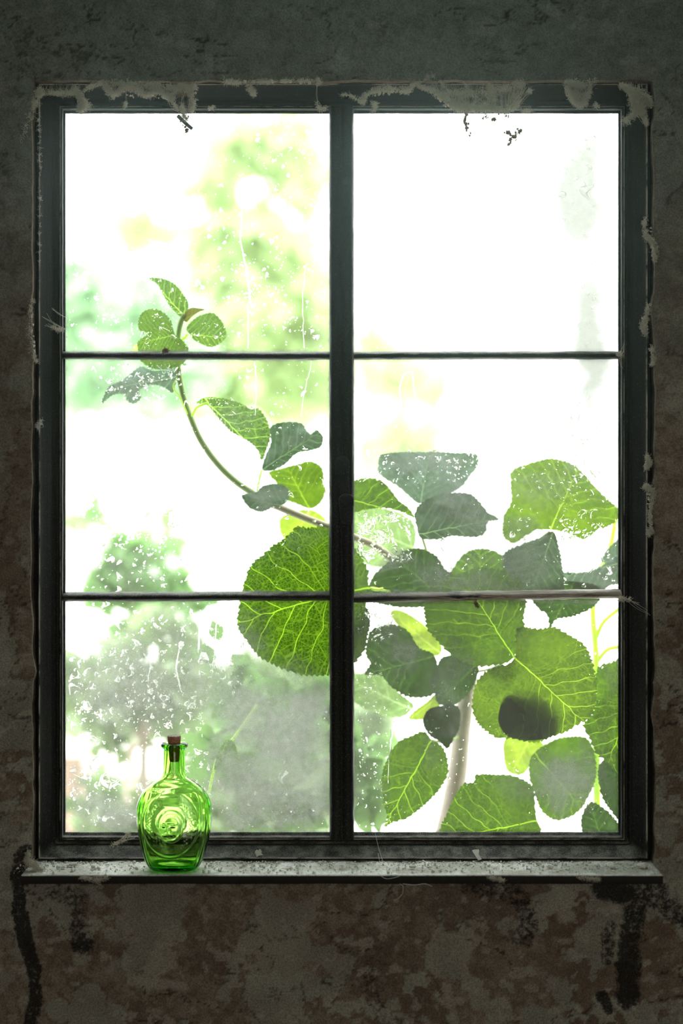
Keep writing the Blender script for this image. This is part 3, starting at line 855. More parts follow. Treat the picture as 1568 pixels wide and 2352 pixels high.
rain(820, 890, 1500, 1900, 130, .9, 3.5, (1, 2), .5, .7, .5)
rain(900, 1415, 1390, 1900, 170, .8, 3.2, (1, 1.8), .5, .7, .6)
rain(160, 750, 270, 1350, 500, .5, 1.3, (1, 1.8), .5, 1, .6)
rain(160, 750, 1385, 1900, 700, .5, 1.4, (1, 1.8), .5, 1, .3)
rain(820, 1415, 1030, 1900, 700, .5, 1.3, (1, 1.8), .5, 1, .5)
rain(220, 700, 640, 1250, 300, .6, 1.6, (1, 1.8), .5, 1, .4)
for q in ((1128, 300 + 135, 9, 1.6, .2, .5), (1341, 437, 11, 1.7, .2, 1), (1290, 447, 8, 1.3, .1, .5), (1180, 612, 7, 1.5, .1, .4), (1357, 595, 9, 2.2, .1, .6),
          (1283, 864, 8, 1.5, 0, .6), (1321, 960, 8, 1.8, .1, .4), (1341, 1010, 8, 1.6, .1, .6), (1365, 1080, 9, 1.8, .6, .6), (1018, 1252, 9, 1.8, 0, .2),
          (645, 1780, 8, 1.6, .5, .9), (240, 1793, 10, 1.9, .0, .5), (205, 1750, 10, 2.0, .3, .7), (200, 1622, 13, .7, .2, .4), (466, 1512, 11, 1.4, 1.3, .5), (395, 1190, 12, 1.4, .3, .5), (340, 1170, 10, 2, 1.2, .6)):
    specs.append(q)
trails = [([(560, 590), (568, 640), (575, 700)], 3.5), ([(568, 700), (570, 760), (569, 800)], 2), ([(555, 480), (552, 540), (560, 590)], 2.5),
          ([(585, 830), (588, 900), (584, 960)], 2), ([(700, 620), (695, 700), (698, 800)], 1.5), ([(716, 830), (700, 900), (690, 960)], 1.5),
          ([(925, 860), (918, 890), (922, 945)], 2.5), ([(925, 860), (945, 855), (950, 890), (958, 938)], 2.5), ([(926, 740), (928, 780), (927, 803)], 2),
          ([(452, 1240), (448, 1290), (450, 1350)], 2.5), ([(476, 1390), (460, 1430), (456, 1500)], 3), ([(500, 1390), (494, 1470), (486, 1560)], 2),
          ([(905, 1655), (897, 1700), (892, 1800)], 4), ([(1265, 1500 - 120), (1262, 1395)], 1.2), ([(740, 1100), (748, 1130), (744, 1150), (738, 1165)], 2.5),
          ([(592, 1040), (590, 1070), (594, 1095), (590, 1115)], 2.5), ([(412, 1490), (405, 1540), (418, 1590)], 3), ([(330, 1500), (345, 1530), (340, 1560)], 3)]
drops = drop_cloud(specs, trails).build('rain_drops', M['water'], None)
tag(drops, 'clear rain drops and trickles scattered over the wet window panes', 'water drops', kind='stuff')

# ================================================================== the green bottle
YB = -0.0655
KB = (D0 + YB) / F
bx = (400.0 - 784) * KB
bottle = empty('bottle', (bx, YB, ZS + 0.0008), 'green glass liquor bottle with embossed round medallion, corked, standing on the sill', 'bottle')
# outer profile: y in pixels, half width px, half depth px, squareness
prof = [(1997.5, 0.5, 0.5, 2.2), (1997.5, 30, 24, 2.3), (1997.6, 44, 34, 2.4), (1996.5, 50, 39, 2.5), (1994, 54.5, 42, 2.6), (1990, 58.5, 43, 2.7), (1983, 63, 44, 2.8), (1972, 68.5, 45, 2.8),
        (1950, 75.5, 46, 2.8), (1918, 82, 47, 2.7), (1886, 85.8, 47, 2.6), (1870, 86.6, 47, 2.6), (1854, 85.8, 46, 2.5), (1838, 81.5, 44, 2.4), (1822, 73, 41, 2.3), (1811, 63, 37, 2.2),
        (1802, 52, 32.5, 2.1), (1794, 40, 28.5, 2), (1788, 31.5, 26.5, 2), (1782, 27, 25.5, 2), (1776, 25.4, 25.2, 2), (1750, 25, 25, 2), (1728, 24.7, 24.7, 2), (1722.5, 24.9, 24.9, 2),
        (1719.5, 28, 28, 2), (1717.5, 31, 31, 2), (1713, 32, 32, 2), (1709.5, 30.5, 30.5, 2), (1707.8, 26, 26, 2), (1707.6, 19, 19, 2)]
inner = [(1709, 16.2, 16.2, 2), (1716, 15.4, 15.4, 2), (1735, 15.6, 15.6, 2), (1760, 17.2, 17.2, 2), (1778, 18.6, 18.6, 2), (1789, 24, 20.5, 2), (1799, 39, 24, 2), (1809, 53, 30, 2.1), (1822, 66, 35, 2.3),
         (1840, 74.5, 38, 2.4), (1870, 79.5, 41, 2.6), (1886, 79, 41, 2.6), (1918, 75, 41, 2.7), (1950, 67, 39.5, 2.8), (1965, 62, 38, 2.7), (1978, 57, 35, 2.6), (1985, 50, 31, 2.5), (1987, 40, 24, 2.3), (1985, 20, 12, 2), (1984, 0.5, 0.5, 2)]
def dense(pr, k):
    P = np.array(pr, float); Q = [P[0]]
    for a_, b_ in zip(P[:-1], P[1:]):
        n = max(1, int(np.hypot(a_[0] - b_[0], a_[1] - b_[1]) / k))
        for t in range(1, n + 1): Q.append(a_ + (b_ - a_) * t / n)
    Q = np.array(Q)
    for _ in range(3):
        Q[1:-1] = Q[1:-1] * 0.5 + (Q[:-2] + Q[2:]) * 0.25
    return Q
def medal(dx, py):
    """relief of the moulded front in metres, dx and py in picture pixels around the bottle's axis"""
    ex, ey = dx + 4, py - 1887
    d = np.hypot(ex / 64, ey / 74)
    h = 0.65 * np.exp(-((d - 1) / 0.026) ** 2) - 0.30 * sstep(1.0, 0.96, d)
    # the face in the middle
    fx, fy = dx + 1.5, py - 1893
    hd = np.hypot(fx / 25, fy / 33)
    h = h + 0.9 * sstep(1.05, 0.70, hd) + 0.35 * np.exp(-((hd - 1.0) / 0.06) ** 2)
    hair = np.hypot(fx / 31, (fy + 10) / 31)
    h = h + 0.5 * np.exp(-((hair - 1.0) / 0.08) ** 2) * sstep(10, -6, fy)
    h = h + 0.9 * np.exp(-((fx + 7 + 0.1 * fy) / 3.4) ** 2) * sstep(-12, -6, fy) * sstep(12, 6, fy)      # nose
    for qx, qy, a_, b_, s_ in ((3, -3, 5, 2.6, -1.1), (-17, -3, 4, 2.6, -1.0), (3, -8, 7, 2, .7), (-16, -8, 5, 2, .6), (-8, 17, 8, 2.6, -1.0), (-8, 21.5, 6, 2, .6), (-8, 26, 8, 3, .6), (12, 6, 6, 9, .4)):
        h = h + s_ * np.exp(-((fx - qx) / a_) ** 2 - ((fy - qy) / b_) ** 2)
    # worn moulded marks around the head
    ang = np.arctan2(ex, -ey)
    ringm = np.exp(-((d - 0.76) / 0.085) ** 2)
    marks = np.clip(np.sin(ang * 26) * 1.6, -1, 1) * np.clip(np.sin(d * 55 + 2 * np.sin(ang * 9)) + .3, -1, 1)
    h = h + 0.16 * ringm * marks * sstep(0.35, 0.5, np.abs(ang)) * sstep(2.65, 2.45, np.abs(ang))
    fan = np.exp(-((d - 0.80) / 0.10) ** 2) * sstep(2.45, 2.7, np.abs(ang)) * np.sin(ang * 70)
    return (h + 0.10 * fan) * 0.001
nT = 420; th = np.arange(nT) * 2 * math.pi / nT
def bottle_rings(Q, outer):
    rings = []
    for (py, hw, hd, e) in Q:
        c, s_ = np.cos(th), np.sin(th)
        x = hw * np.sign(c) * np.abs(c) ** (2 / e); y = hd * np.sign(s_) * np.abs(s_) ** (2 / e)
        zz = (1997 - py) * KB
        X = x * KB; Yy = y * KB
        if outer and 1800 < py < 1994:
            k = sstep(1812, 1850, py) * sstep(1996, 1985, py)
            q = np.abs(x) / max(hw, 1)
            fl = 0.9 * np.exp(-((q - 0.80) / 0.022) ** 2) + 0.7 * np.exp(-((q - 0.91) / 0.018) ** 2) - 0.6 * np.exp(-((q - 0.855) / 0.02) ** 2)
            Yy = Yy + np.sign(y) * fl * 0.0007 * k
            front = (y < 0) & (np.abs(x) < 0.86 * hw)
            Yy = Yy - np.where(front, medal(x, np.full(nT, py)) * k, 0)
            back_ = (y > 0) & (np.abs(x) < 0.86 * hw)
            db = np.hypot(x / 64, (py - 1887) / 74)
            Yy = Yy + np.where(back_, 0.0003 * np.exp(-((db - 1) / 0.04) ** 2) * k, 0)
        # inner wall slightly uneven
        if not outer: 
            Yy = Yy * (1 + 0.02 * np.sin(3 * th + py / 17)); X = X * (1 + 0.012 * np.sin(2 * th + py / 23))
        rings.append(np.stack([X, Yy, np.full(nT, zz)], -1))
    return rings
R_ = bottle_rings(dense(prof, 1.3), True) + bottle_rings(dense(inner, 2.5), False)
v = np.concatenate(R_) + np.array([bx, YB, ZS + 0.0008])
f = []
for i in range(len(R_) - 1):
    b0 = i * nT; b1 = b0 + nT
    f += [(b0 + j, b0 + (j + 1) % nT, b1 + (j + 1) % nT, b1 + j) for j in range(nT)]
f.append(tuple(range(nT - 1, -1, -1))); f.append(tuple(len(R_) * nT - nT + j for j in range(nT)))
link('glass_body', v, f, M['glass'], bottle)
# cork
mb = MB(); rows = []
cp = [(1749, 0.3), (1749, 8.5), (1748, 10.4), (1742, 11.6), (1730, 12.6), (1716, 13.6), (1708, 14.2), (1700, 15.0), (1693, 15.6), (1690.5, 15.0), (1689.5, 10), (1689, 0.3)]
nC = 40; tC = np.arange(nC) * 2 * math.pi / nC
for k, (py, r) in enumerate(cp):
    jr = 1 + 0.05 * (fbm(np.cos(tC) * 3, np.sin(tC) * 3 + k * .7, 400, 3) - 0.5)
    zj = (fbm(np.cos(tC) * 4, np.sin(tC) * 4, 404 + (k > 8), 3) - 0.5) * 5 * (k > 8)
    rows.append(np.stack([bx + r * KB * jr * np.cos(tC), YB + r * KB * jr * np.sin(tC), ZS + (1997 - py + zj) * KB], -1))
ff = []
for i in range(len(cp) - 1):
    ff += [(i * nC + j, i * nC + (j + 1) % nC, (i + 1) * nC + (j + 1) % nC, (i + 1) * nC + j) for j in range(nC)]
mb.add(np.concatenate(rows), ff)
mb.build('cork', M['cork'], bottle)

# ================================================================== plants outside
def leaf(name, parent, outline, base, tip, Y, mat, tooth=(11, 3.2), fold=0.15, curl=0.04, wave=0.004, seed=0, petiole=None, step=7.0, bend=(0, 0), pw=3.0, origin=None):
    """a leaf blade: outline in picture pixels, its own depth, folded along the midrib and waved"""
    P = loop_spline(outline, 10)
    seg = np.linalg.norm(np.roll(P, -1, 0) - P, axis=1); L = seg.sum(); cum = np.concatenate([[0], np.cumsum(seg)])
    n = int(L / 1.8); s = np.arange(n) * L / n
    PX = np.interp(s, cum, np.append(P[:, 0], P[0, 0])); PY = np.interp(s, cum, np.append(P[:, 1], P[0, 1]))
    area2 = np.sum(PX * np.roll(PY, -1) - np.roll(PX, -1) * PY); sg = 1 if area2 > 0 else -1
    tx = np.roll(PX, -2) - np.roll(PX, 2); ty = np.roll(PY, -2) - np.roll(PY, 2); q = np.hypot(tx, ty) + 1e-9
    nx_, ny_ = sg * ty / q, -sg * tx / q
    if tooth:
        per, amp = tooth
        ph = s / per + 3.0 * fbm(s / 45, s * 0, seed + 500, 2)
        fr_ = ph - np.floor(ph)
        irr = 0.6 + 0.8 * vnoise(np.floor(ph), s * 0, seed + 505)
        dd = amp * irr * (np.minimum(fr_ / 0.85, (1 - fr_) / 0.15) - 0.4)
        dd = dd + 2.0 * (fbm(s / 25, s * 0 + 3, seed + 509, 3) - 0.5) * amp * 0.6
        dist_base = np.hypot(PX - base[0], PY - base[1])
        dd = dd * sstep(6, 26, dist_base)
        PX = PX + nx_ * dd; PY = PY + ny_ * dd
    bpts = [Vector((x, y)) for x, y in zip(PX, PY)]
    # interior points
    gx_, gy_ = np.meshgrid(np.arange(PX.min() + step / 2, PX.max(), step), np.arange(PY.min() + step / 2, PY.max(), step))
    gx_ = gx_.ravel() + rng.uniform(-1, 1, gx_.size) * step * 0.2; gy_ = gy_.ravel() + rng.uniform(-1, 1, gy_.size) * step * 0.2
    ins = np.zeros(gx_.size, bool)
    xj, yj = np.roll(PX, 1), np.roll(PY, 1)
    for x0, y0, x1, y1 in zip(PX, PY, xj, yj):
        c_ = (y0 > gy_) != (y1 > gy_)
        if y1 != y0: ins ^= c_ & (gx_ < (x1 - x0) * (gy_ - y0) / (y1 - y0) + x0)
    near = np.full(gx_.size, 1e9)
    for k in range(0, n, 2): near = np.minimum(near, np.hypot(gx_ - PX[k], gy_ - PY[k]))
    ok = ins & (near > step * 0.35)
    allp = bpts + [Vector((x, y)) for x, y in zip(gx_[ok], gy_[ok])]
    ov, oe, of, *_ = delaunay_2d_cdt(allp, [(i, (i + 1) % n) for i in range(n)], [], 1, 1e-5)
    X = np.array([p[0] for p in ov]); Yq = np.array([p[1] for p in ov])
    bxp, byp = base; Lx, Ly = tip[0] - bxp, tip[1] - byp; LL = math.hypot(Lx, Ly)
    ux, uy = Lx / LL, Ly / LL
    vv = ((X - bxp) * ux + (Yq - byp) * uy) / LL; uu = ((X - bxp) * -uy + (Yq - byp) * ux) / LL
    uu = uu - bend[0] * 4 * vv * (1 - vv) * ((vv > 0) & (vv < 1))
    Lm = LL * (D0 + Y) / F
    dY = Lm * (fold * np.sqrt(uu * uu + 0.0009) + curl * (vv - 0.4) ** 2 * 2) + wave * (fbm(X / 50, Yq / 50, seed + 520, 3) - 0.5) * 2 + bend[1] * Lm * uu
    sc = (np.abs(((vv - 0.7 * np.abs(uu)) * 6) % 1 - 0.5)); dY = dY - 0.0006 * sstep(0.25, 0.0, sc)
    W = atn(X, Yq, Y + dY)
    org = at(base[0], base[1], Y)
    o = link(name, W, [list(t) for t in of], M[mat], parent, tuple(org), True, uv=np.stack([uu, vv], -1))
    if petiole is not None:
        pts = spline([petiole[k] for k in range(len(petiole))] + [base], 6) if len(petiole) > 1 else spline([petiole[0], ((petiole[0][0] + base[0]) / 2, (petiole[0][1] + base[1]) / 2 + 3), base], 6)
        mb = MB(); r = pw * (D0 + Y) / F
        mb.tube(atn(pts[:, 0], pts[:, 1], Y + 0.0006), r, 8)
        mb.build('petiole', M['stem_lime'], o)
    return o

# ---- the young shoot that climbs across the left panes
YS = 0.045
shoot = empty('climbing_shoot', at(1040, 1420, 0.10), 'slender leafy green shoot curving up the outside of the left panes', 'plant shoot')
stem_pts = np.array([(424, 722), (413, 748), (408, 790), (409, 840), (413, 872), (422, 914), (437, 957), (456, 1002), (481, 1042), (511, 1078), (544, 1108), (576, 1130), (607, 1150), (644, 1166), (699, 1189), (759, 1212), (820, 1237), (862, 1255), (900, 1284), (960, 1340), (1040, 1420)], float)
sp = spline(stem_pts, 6); t = np.linspace(0, 1, len(sp))
sy = YS + 0.012 * np.sin(t * 3) + 0.05 * sstep(0.6, 1.0, t)
rad = (6.3 + 2.0 * t) * (D0 + sy) / F
k_ = int(len(sp) * 0.6)
mb = MB(); mb.tube(atn(sp[:k_ + 1, 0], sp[:k_ + 1, 1], sy[:k_ + 1]), rad[:k_ + 1], 12)
# fine hairs along the young stem
for k in range(150):
    i = rng.integers(2, k_ - 2); c = atn(sp[i, 0], sp[i, 1], sy[i]); a_ = rng.uniform(0, 6.28)
    d_ = np.array([math.cos(a_), rng.uniform(-.4, .4), math.sin(a_)]); mb.tube([c + d_ * rad[i] * 0.9, c + d_ * (rad[i] + 0.0011)], [0.00016, 0.00006], 4, False)
mb.build('stem', M['stem_green'], shoot)
mb = MB(); mb.tube(atn(sp[k_:, 0], sp[k_:, 1], sy[k_:]), rad[k_:] * 1.1, 12); tag(mb.build('stem', M['stem_brown'], shoot), 'older brown part of the stem')
y_ = YS
leaf('leaf', shoot, [(342, 638), (363, 655), (381, 689), (400, 715), (422, 730), (433, 702), (422, 678), (403, 655), (376, 641)], (424, 727), (343, 638), y_, 'leaf_young', (8, 2.2), 0.3, 0.2, .002, 1)
leaf('leaf', shoot, [(402, 768), (392, 737), (370, 715), (348, 709), (331, 715), (320, 729), (318, 755), (331, 762), (342, 764), (336, 770), (324, 778), (305, 799), (311, 812), (328, 834), (359, 848), (392, 846), (422, 834), (433, 804), (422, 785)], (402, 769), (338, 784), y_ - .008, 'leaf_young', (9, 2.0), 0.1, 0.05, .003, 2, step=6)
leaf('leaf', shoot, [(434, 766), (446, 781), (466, 792), (489, 797), (512, 783), (520, 766), (507, 735), (486, 718), (459, 725), (437, 740), (428, 756)], (430, 768), (518, 776), y_, 'leaf_young', (8, 2.0), 0.3, 0.1, .003, 3, petiole=[(416, 781)], step=6)
leaf('leaf_bud', shoot, [(421, 729), (428, 714), (440, 707), (455, 708), (470, 711), (457, 716), (440, 728), (428, 740)], (424, 733), (470, 711), y_ - .004, 'bud_tan', None, 0.3, 0.1, .002, 4, step=5)
leaf('leaf', shoot, [(411, 862), (402, 846), (378, 850), (348, 851), (322, 843), (302, 857), (274, 877), (250, 889), (232, 928), (258, 908), (285, 905), (292, 920), (308, 927), (323, 914), (318, 900), (330, 889), (352, 884), (378, 890), (394, 902), (400, 888)], (408, 866), (250, 892), y_ + .004, 'leaf_teal', (9, 2.5), 0.5, 0.05, .010, 5, petiole=[(430, 952), (414, 915), (398, 890)], pw=1.6)
leaf('leaf', shoot, [(452, 926), (468, 914), (490, 912), (514, 916), (551, 926), (577, 940), (592, 939), (608, 957), (618, 981), (620, 1007), (612, 1033), (601, 1056), (591, 1033), (570, 1014), (533, 992), (503, 963), (483, 937), (470, 928)], (478, 925), (603, 1052), y_, 'leaf_young', (10, 2.6), 0.35, 0.05, .006, 6, petiole=[(441, 957), (452, 936)], pw=2.6)
leaf('leaf', shoot, [(602, 1078), (611, 1044), (622, 1015), (620, 984), (644, 971), (690, 972), (704, 990), (714, 997), (727, 988), (741, 1003), (737, 1025), (718, 1033), (681, 1042), (655, 1066), (625, 1080)], (601, 1079), (722, 1000), y_ + .01, 'leaf_grey', (12, 1.6), 0.35, 0.05, .008, 7, petiole=[(590, 1128), (596, 1100)], pw=2.2)
leaf('leaf', shoot, [(618, 1085), (655, 1074), (685, 1066), (714, 1060), (738, 1074), (744, 1105), (746, 1130), (735, 1155), (712, 1168), (681, 1157), (657, 1147), (637, 1112)], (712, 1172), (660, 1075), y_ + .05, 'leaf_lime', (12, 1.6), 0.2, 0.05, .006, 8, petiole=[(700, 1190)], pw=3)
leaf('leaf', shoot, [(555, 1140), (568, 1134), (588, 1131), (605, 1116), (637, 1111), (660, 1123), (664, 1140), (652, 1158), (627, 1164), (600, 1175), (572, 1165)], (655, 1162), (556, 1146), y_ - .006, 'leaf_grey', (9, 1.8), 0.5, 0.1, .006, 9, step=6)
leaf('leaf', shoot, [(641, 1196), (665, 1178), (712, 1170), (745, 1190), (752, 1225), (690, 1250), (650, 1235)], (735, 1175), (650, 1230), y_ + .14, 'leaf_yellow', (12, 1.6), 0.2, 0.05, .006, 10)

# ---- the shrub pressed against the right panes
shrub = empty('leafy_shrub', at(1010, 2600, 0.26), 'large leafy green shrub pressing broad toothed leaves against the right panes', 'shrub')
tp = spline(np.array([(1000, 2700), (1005, 2200), (1018, 1960), (1038, 1850), (1052, 1760), (1060, 1680), (1070, 1600), (1078, 1540), (1040, 1430), (1000, 1380)], float), 6)
mb = MB(); mb.tube(atn(tp[:, 0], tp[:, 1], 0.15), np.interp(tp[:, 1], [1380, 1600, 1900], [9, 19, 25]) * (D0 + 0.15) / F, 16); mb.build('trunk', M['bark'], shrub)
def twig(pts, Y, r, mat='stem_green', name='twig'):
    p = spline(np.array(pts, float), 6); mb = MB()
    Yv = np.interp(np.linspace(0, 1, len(p)), [0, 1], Y) if isinstance(Y, (tuple, list)) else np.full(len(p), Y)
    mb.tube(atn(p[:, 0], p[:, 1], Yv), np.linspace(r, r * 0.65, len(p)) * (D0 + Yv) / F, 10); return mb.build(name, M[mat], shrub)
twig([(1078, 1545), (1130, 1535), (1182, 1507)], (0.15, .045), 4); twig([(1060, 1690), (1020, 1705), (990, 1700)], (.15, .05), 3.5)
twig([(1000, 1385), (985, 1290), (967, 1226)], (0.15, .05), 4); twig([(1000, 1385), (1130, 1320), (1262, 1221)], (0.15, .07), 4)
twig([(1000, 1385), (930, 1368), (856, 1350)], (0.15, .03), 4, 'stem_lime')
big = [(709, 1213), (680, 1210), (672, 1222), (655, 1234), (628, 1254), (600, 1278), (577, 1300), (561, 1337), (553, 1375), (546, 1410), (547, 1440), (560, 1462), (595, 1508), (641, 1532), (685, 1548), (726, 1552), (775, 1545), (823, 1514), (843, 1465), (838, 1400), (842, 1368), (856, 1352), (846, 1345), (843, 1307), (818, 1262), (785, 1228), (750, 1212)]
leaf('leaf', shrub, big, (850, 1351), (558, 1428), 0.022, 'leaf_green', (13, 4.5), 0.08, 0.02, .006, 20, petiole=[(880, 1352)], pw=3.4, bend=(0.02, 0))
L = [ ([(805, 1180), (850, 1165), (900, 1172), (940, 1190), (955, 1230), (940, 1275), (890, 1300), (840, 1295), (805, 1250)], (950, 1260), (800, 1190), .13, 'leaf_pale', (12, 2)),
 # outline, base, tip, depth, material, tooth, petiole
 ([(775, 1115), (815, 1103), (840, 1098), (872, 1103), (892, 1120), (916, 1150), (936, 1165), (950, 1188), (920, 1175), (880, 1166), (840, 1170), (800, 1178), (772, 1150)], (770, 1140), (945, 1182), .05, 'leaf_green', (12, 2)),
 ([(880, 1043), (868, 1068), (872, 1090), (912, 1116), (940, 1140), (961, 1156), (980, 1150), (1005, 1142), (1035, 1132), (1061, 1116), (1081, 1090), (1096, 1070), (1094, 1044), (1041, 1040), (961, 1038)], (965, 1158), (985, 1040), .075, 'leaf_teal', (14, 2)),
 ([(956, 1205), (952, 1181), (961, 1161), (989, 1143), (1025, 1133), (1073, 1134), (1097, 1149), (1119, 1177), (1145, 1192), (1121, 1198), (1113, 1223), (1089, 1233), (1041, 1231), (1009, 1238), (967, 1236)], (967, 1226), (1140, 1192), .05, 'leaf_grey', (13, 2.4)),
 ([(1178, 1080), (1234, 1060), (1266, 1054), (1302, 1061), (1334, 1082), (1368, 1122), (1403, 1153), (1421, 1173), (1411, 1200), (1364, 1222), (1338, 1238), (1318, 1229), (1278, 1218), (1226, 1219), (1182, 1247), (1156, 1230), (1158, 1185), (1174, 1153), (1172, 1112)], (1262, 1218), (1330, 1072), .065, 'leaf_lime', (13, 2.4)),
 ([(1270, 1221), (1283, 1257), (1290, 1297), (1294, 1352), (1250, 1362), (1202, 1354), (1166, 1323), (1154, 1275), (1202, 1249), (1242, 1235)], (1270, 1224), (1220, 1360), .055, 'leaf_grey', (11, 3)),
 ([(1030, 1330), (1041, 1303), (1057, 1281), (1081, 1264), (1121, 1262), (1154, 1277), (1172, 1301), (1180, 1340), (1150, 1380), (1060, 1380)], (1110, 1400), (1100, 1262), .075, 'leaf_green', (12, 2.4)),
 ([(990, 1345), (1040, 1322), (1100, 1305), (1160, 1310), (1198, 1338), (1207, 1380), (1203, 1420), (1205, 1450), (1190, 1480), (1180, 1508), (1160, 1523), (1113, 1530), (1081, 1526), (1041, 1507), (1009, 1479), (983, 1445), (974, 1408), (977, 1375)], (1179, 1509), (1075, 1345), .032, 'leaf_green', (13, 4.2)),
 ([(1192, 1440), (1234, 1446), (1270, 1440), (1302, 1456), (1338, 1479), (1361, 1521), (1370, 1569), (1368, 1617), (1354, 1649), (1330, 1661), (1298, 1681), (1254, 1697), (1226, 1705), (1186, 1697), (1137, 1693), (1101, 1667), (1086, 1633), (1089, 1585), (1109, 1547), (1141, 1531), (1168, 1524), (1182, 1508), (1184, 1480)], (1180, 1508), (1345, 1662), .020, 'leaf_lime', (13, 4.5)),
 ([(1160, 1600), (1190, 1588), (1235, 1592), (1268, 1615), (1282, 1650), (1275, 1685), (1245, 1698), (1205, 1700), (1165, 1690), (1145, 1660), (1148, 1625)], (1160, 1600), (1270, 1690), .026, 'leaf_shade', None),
 ([(1370, 1540), (1403, 1521), (1440, 1515), (1475, 1580), (1470, 1700), (1440, 1780), (1421, 1784), (1403, 1760), (1370, 1730), (1354, 1695), (1340, 1665), (1362, 1635), (1368, 1600)], (1470, 1560), (1395, 1755), .030, 'leaf_green', (14, 4.5)),
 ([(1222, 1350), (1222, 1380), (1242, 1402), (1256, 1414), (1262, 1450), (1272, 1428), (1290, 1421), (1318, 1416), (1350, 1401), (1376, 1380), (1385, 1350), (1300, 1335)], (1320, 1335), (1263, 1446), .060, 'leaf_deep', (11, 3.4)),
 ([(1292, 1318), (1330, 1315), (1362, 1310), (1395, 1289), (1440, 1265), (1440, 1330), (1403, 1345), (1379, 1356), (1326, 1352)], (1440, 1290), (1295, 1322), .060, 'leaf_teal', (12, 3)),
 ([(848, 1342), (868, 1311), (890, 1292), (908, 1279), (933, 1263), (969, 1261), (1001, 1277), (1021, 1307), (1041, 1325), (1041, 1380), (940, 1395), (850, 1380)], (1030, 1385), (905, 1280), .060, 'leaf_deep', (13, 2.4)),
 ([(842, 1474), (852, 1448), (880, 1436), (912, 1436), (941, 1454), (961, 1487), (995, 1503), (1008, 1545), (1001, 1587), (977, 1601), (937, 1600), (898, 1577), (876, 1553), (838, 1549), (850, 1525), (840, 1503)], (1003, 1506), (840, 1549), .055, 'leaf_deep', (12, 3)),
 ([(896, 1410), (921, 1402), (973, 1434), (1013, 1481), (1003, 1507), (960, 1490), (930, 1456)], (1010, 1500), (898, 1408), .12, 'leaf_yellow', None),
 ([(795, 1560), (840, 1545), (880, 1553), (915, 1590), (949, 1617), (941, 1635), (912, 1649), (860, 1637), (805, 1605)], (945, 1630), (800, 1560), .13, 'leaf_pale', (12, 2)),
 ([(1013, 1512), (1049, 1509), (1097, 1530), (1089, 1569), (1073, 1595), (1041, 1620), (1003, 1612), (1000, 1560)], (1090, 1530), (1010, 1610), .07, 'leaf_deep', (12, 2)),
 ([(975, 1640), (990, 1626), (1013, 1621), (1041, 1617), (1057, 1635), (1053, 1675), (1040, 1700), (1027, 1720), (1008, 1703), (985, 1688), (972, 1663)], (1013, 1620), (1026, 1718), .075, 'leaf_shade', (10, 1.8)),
 ([(1001, 1594), (1012, 1608), (1006, 1625), (975, 1650), (938, 1651), (955, 1630), (980, 1612)], (1008, 1600), (940, 1652), .09, 'leaf_yellow', (10, 1.6)),
 ([(991, 1700), (975, 1681), (950, 1688), (925, 1698), (900, 1722), (882, 1760), (875, 1802), (881, 1845), (888, 1875), (882, 1900), (900, 1890), (935, 1878), (981, 1842), (1017, 1802), (1029, 1762), (1019, 1722), (1004, 1706)], (990, 1702), (884, 1897), .040, 'leaf_green', (12, 3.2)),
 ([(1010, 1915), (1029, 1862), (1050, 1820), (1066, 1800), (1089, 1797), (1095, 1780), (1145, 1779), (1186, 1785), (1222, 1808), (1228, 1850), (1232, 1882), (1242, 1910), (1230, 1950), (1150, 1965), (1060, 1955)], (1230, 1886), (1030, 1925), .035, 'leaf_green', (12, 3.2)),
 ([(1226, 1730), (1274, 1699), (1338, 1692), (1362, 1720), (1368, 1762), (1362, 1805), (1330, 1862), (1282, 1884), (1244, 1862), (1222, 1806), (1214, 1762)], (1235, 1740), (1330, 1850), .070, 'leaf_green', (12, 3)),
 ([(1158, 1700), (1200, 1690), (1245, 1705), (1240, 1745), (1218, 1760), (1194, 1780), (1162, 1765)], (1215, 1700), (1175, 1775), .12, 'leaf_yellow', (12, 2)),
 ([(1374, 1765), (1395, 1746), (1440, 1760), (1465, 1820), (1450, 1900), (1421, 1884), (1403, 1862), (1380, 1825)], (1460, 1800), (1385, 1770), .045, 'leaf_deep', (12, 3)),
 ([(1336, 1915), (1334, 1876), (1354, 1842), (1383, 1853), (1411, 1880), (1425, 1910), (1420, 1960), (1350, 1960)], (1390, 1960), (1355, 1845), .060, 'leaf_deep', (12, 3)),
 ([(815, 1395), (845, 1400), (848, 1440), (835, 1490), (812, 1520), (790, 1480), (795, 1420)], (820, 1390), (812, 1515), .035, 'leaf_deep', (12, 3)),
]
for k, (ol, ba, ti, Y, mt, th_) in enumerate(L):
    leaf('leaf', shrub, ol, ba, ti, Y, mt, th_, 0.12 if mt != 'leaf_teal' else 0.3, 0.04, .006 if Y < .05 else .010, 40 + k)

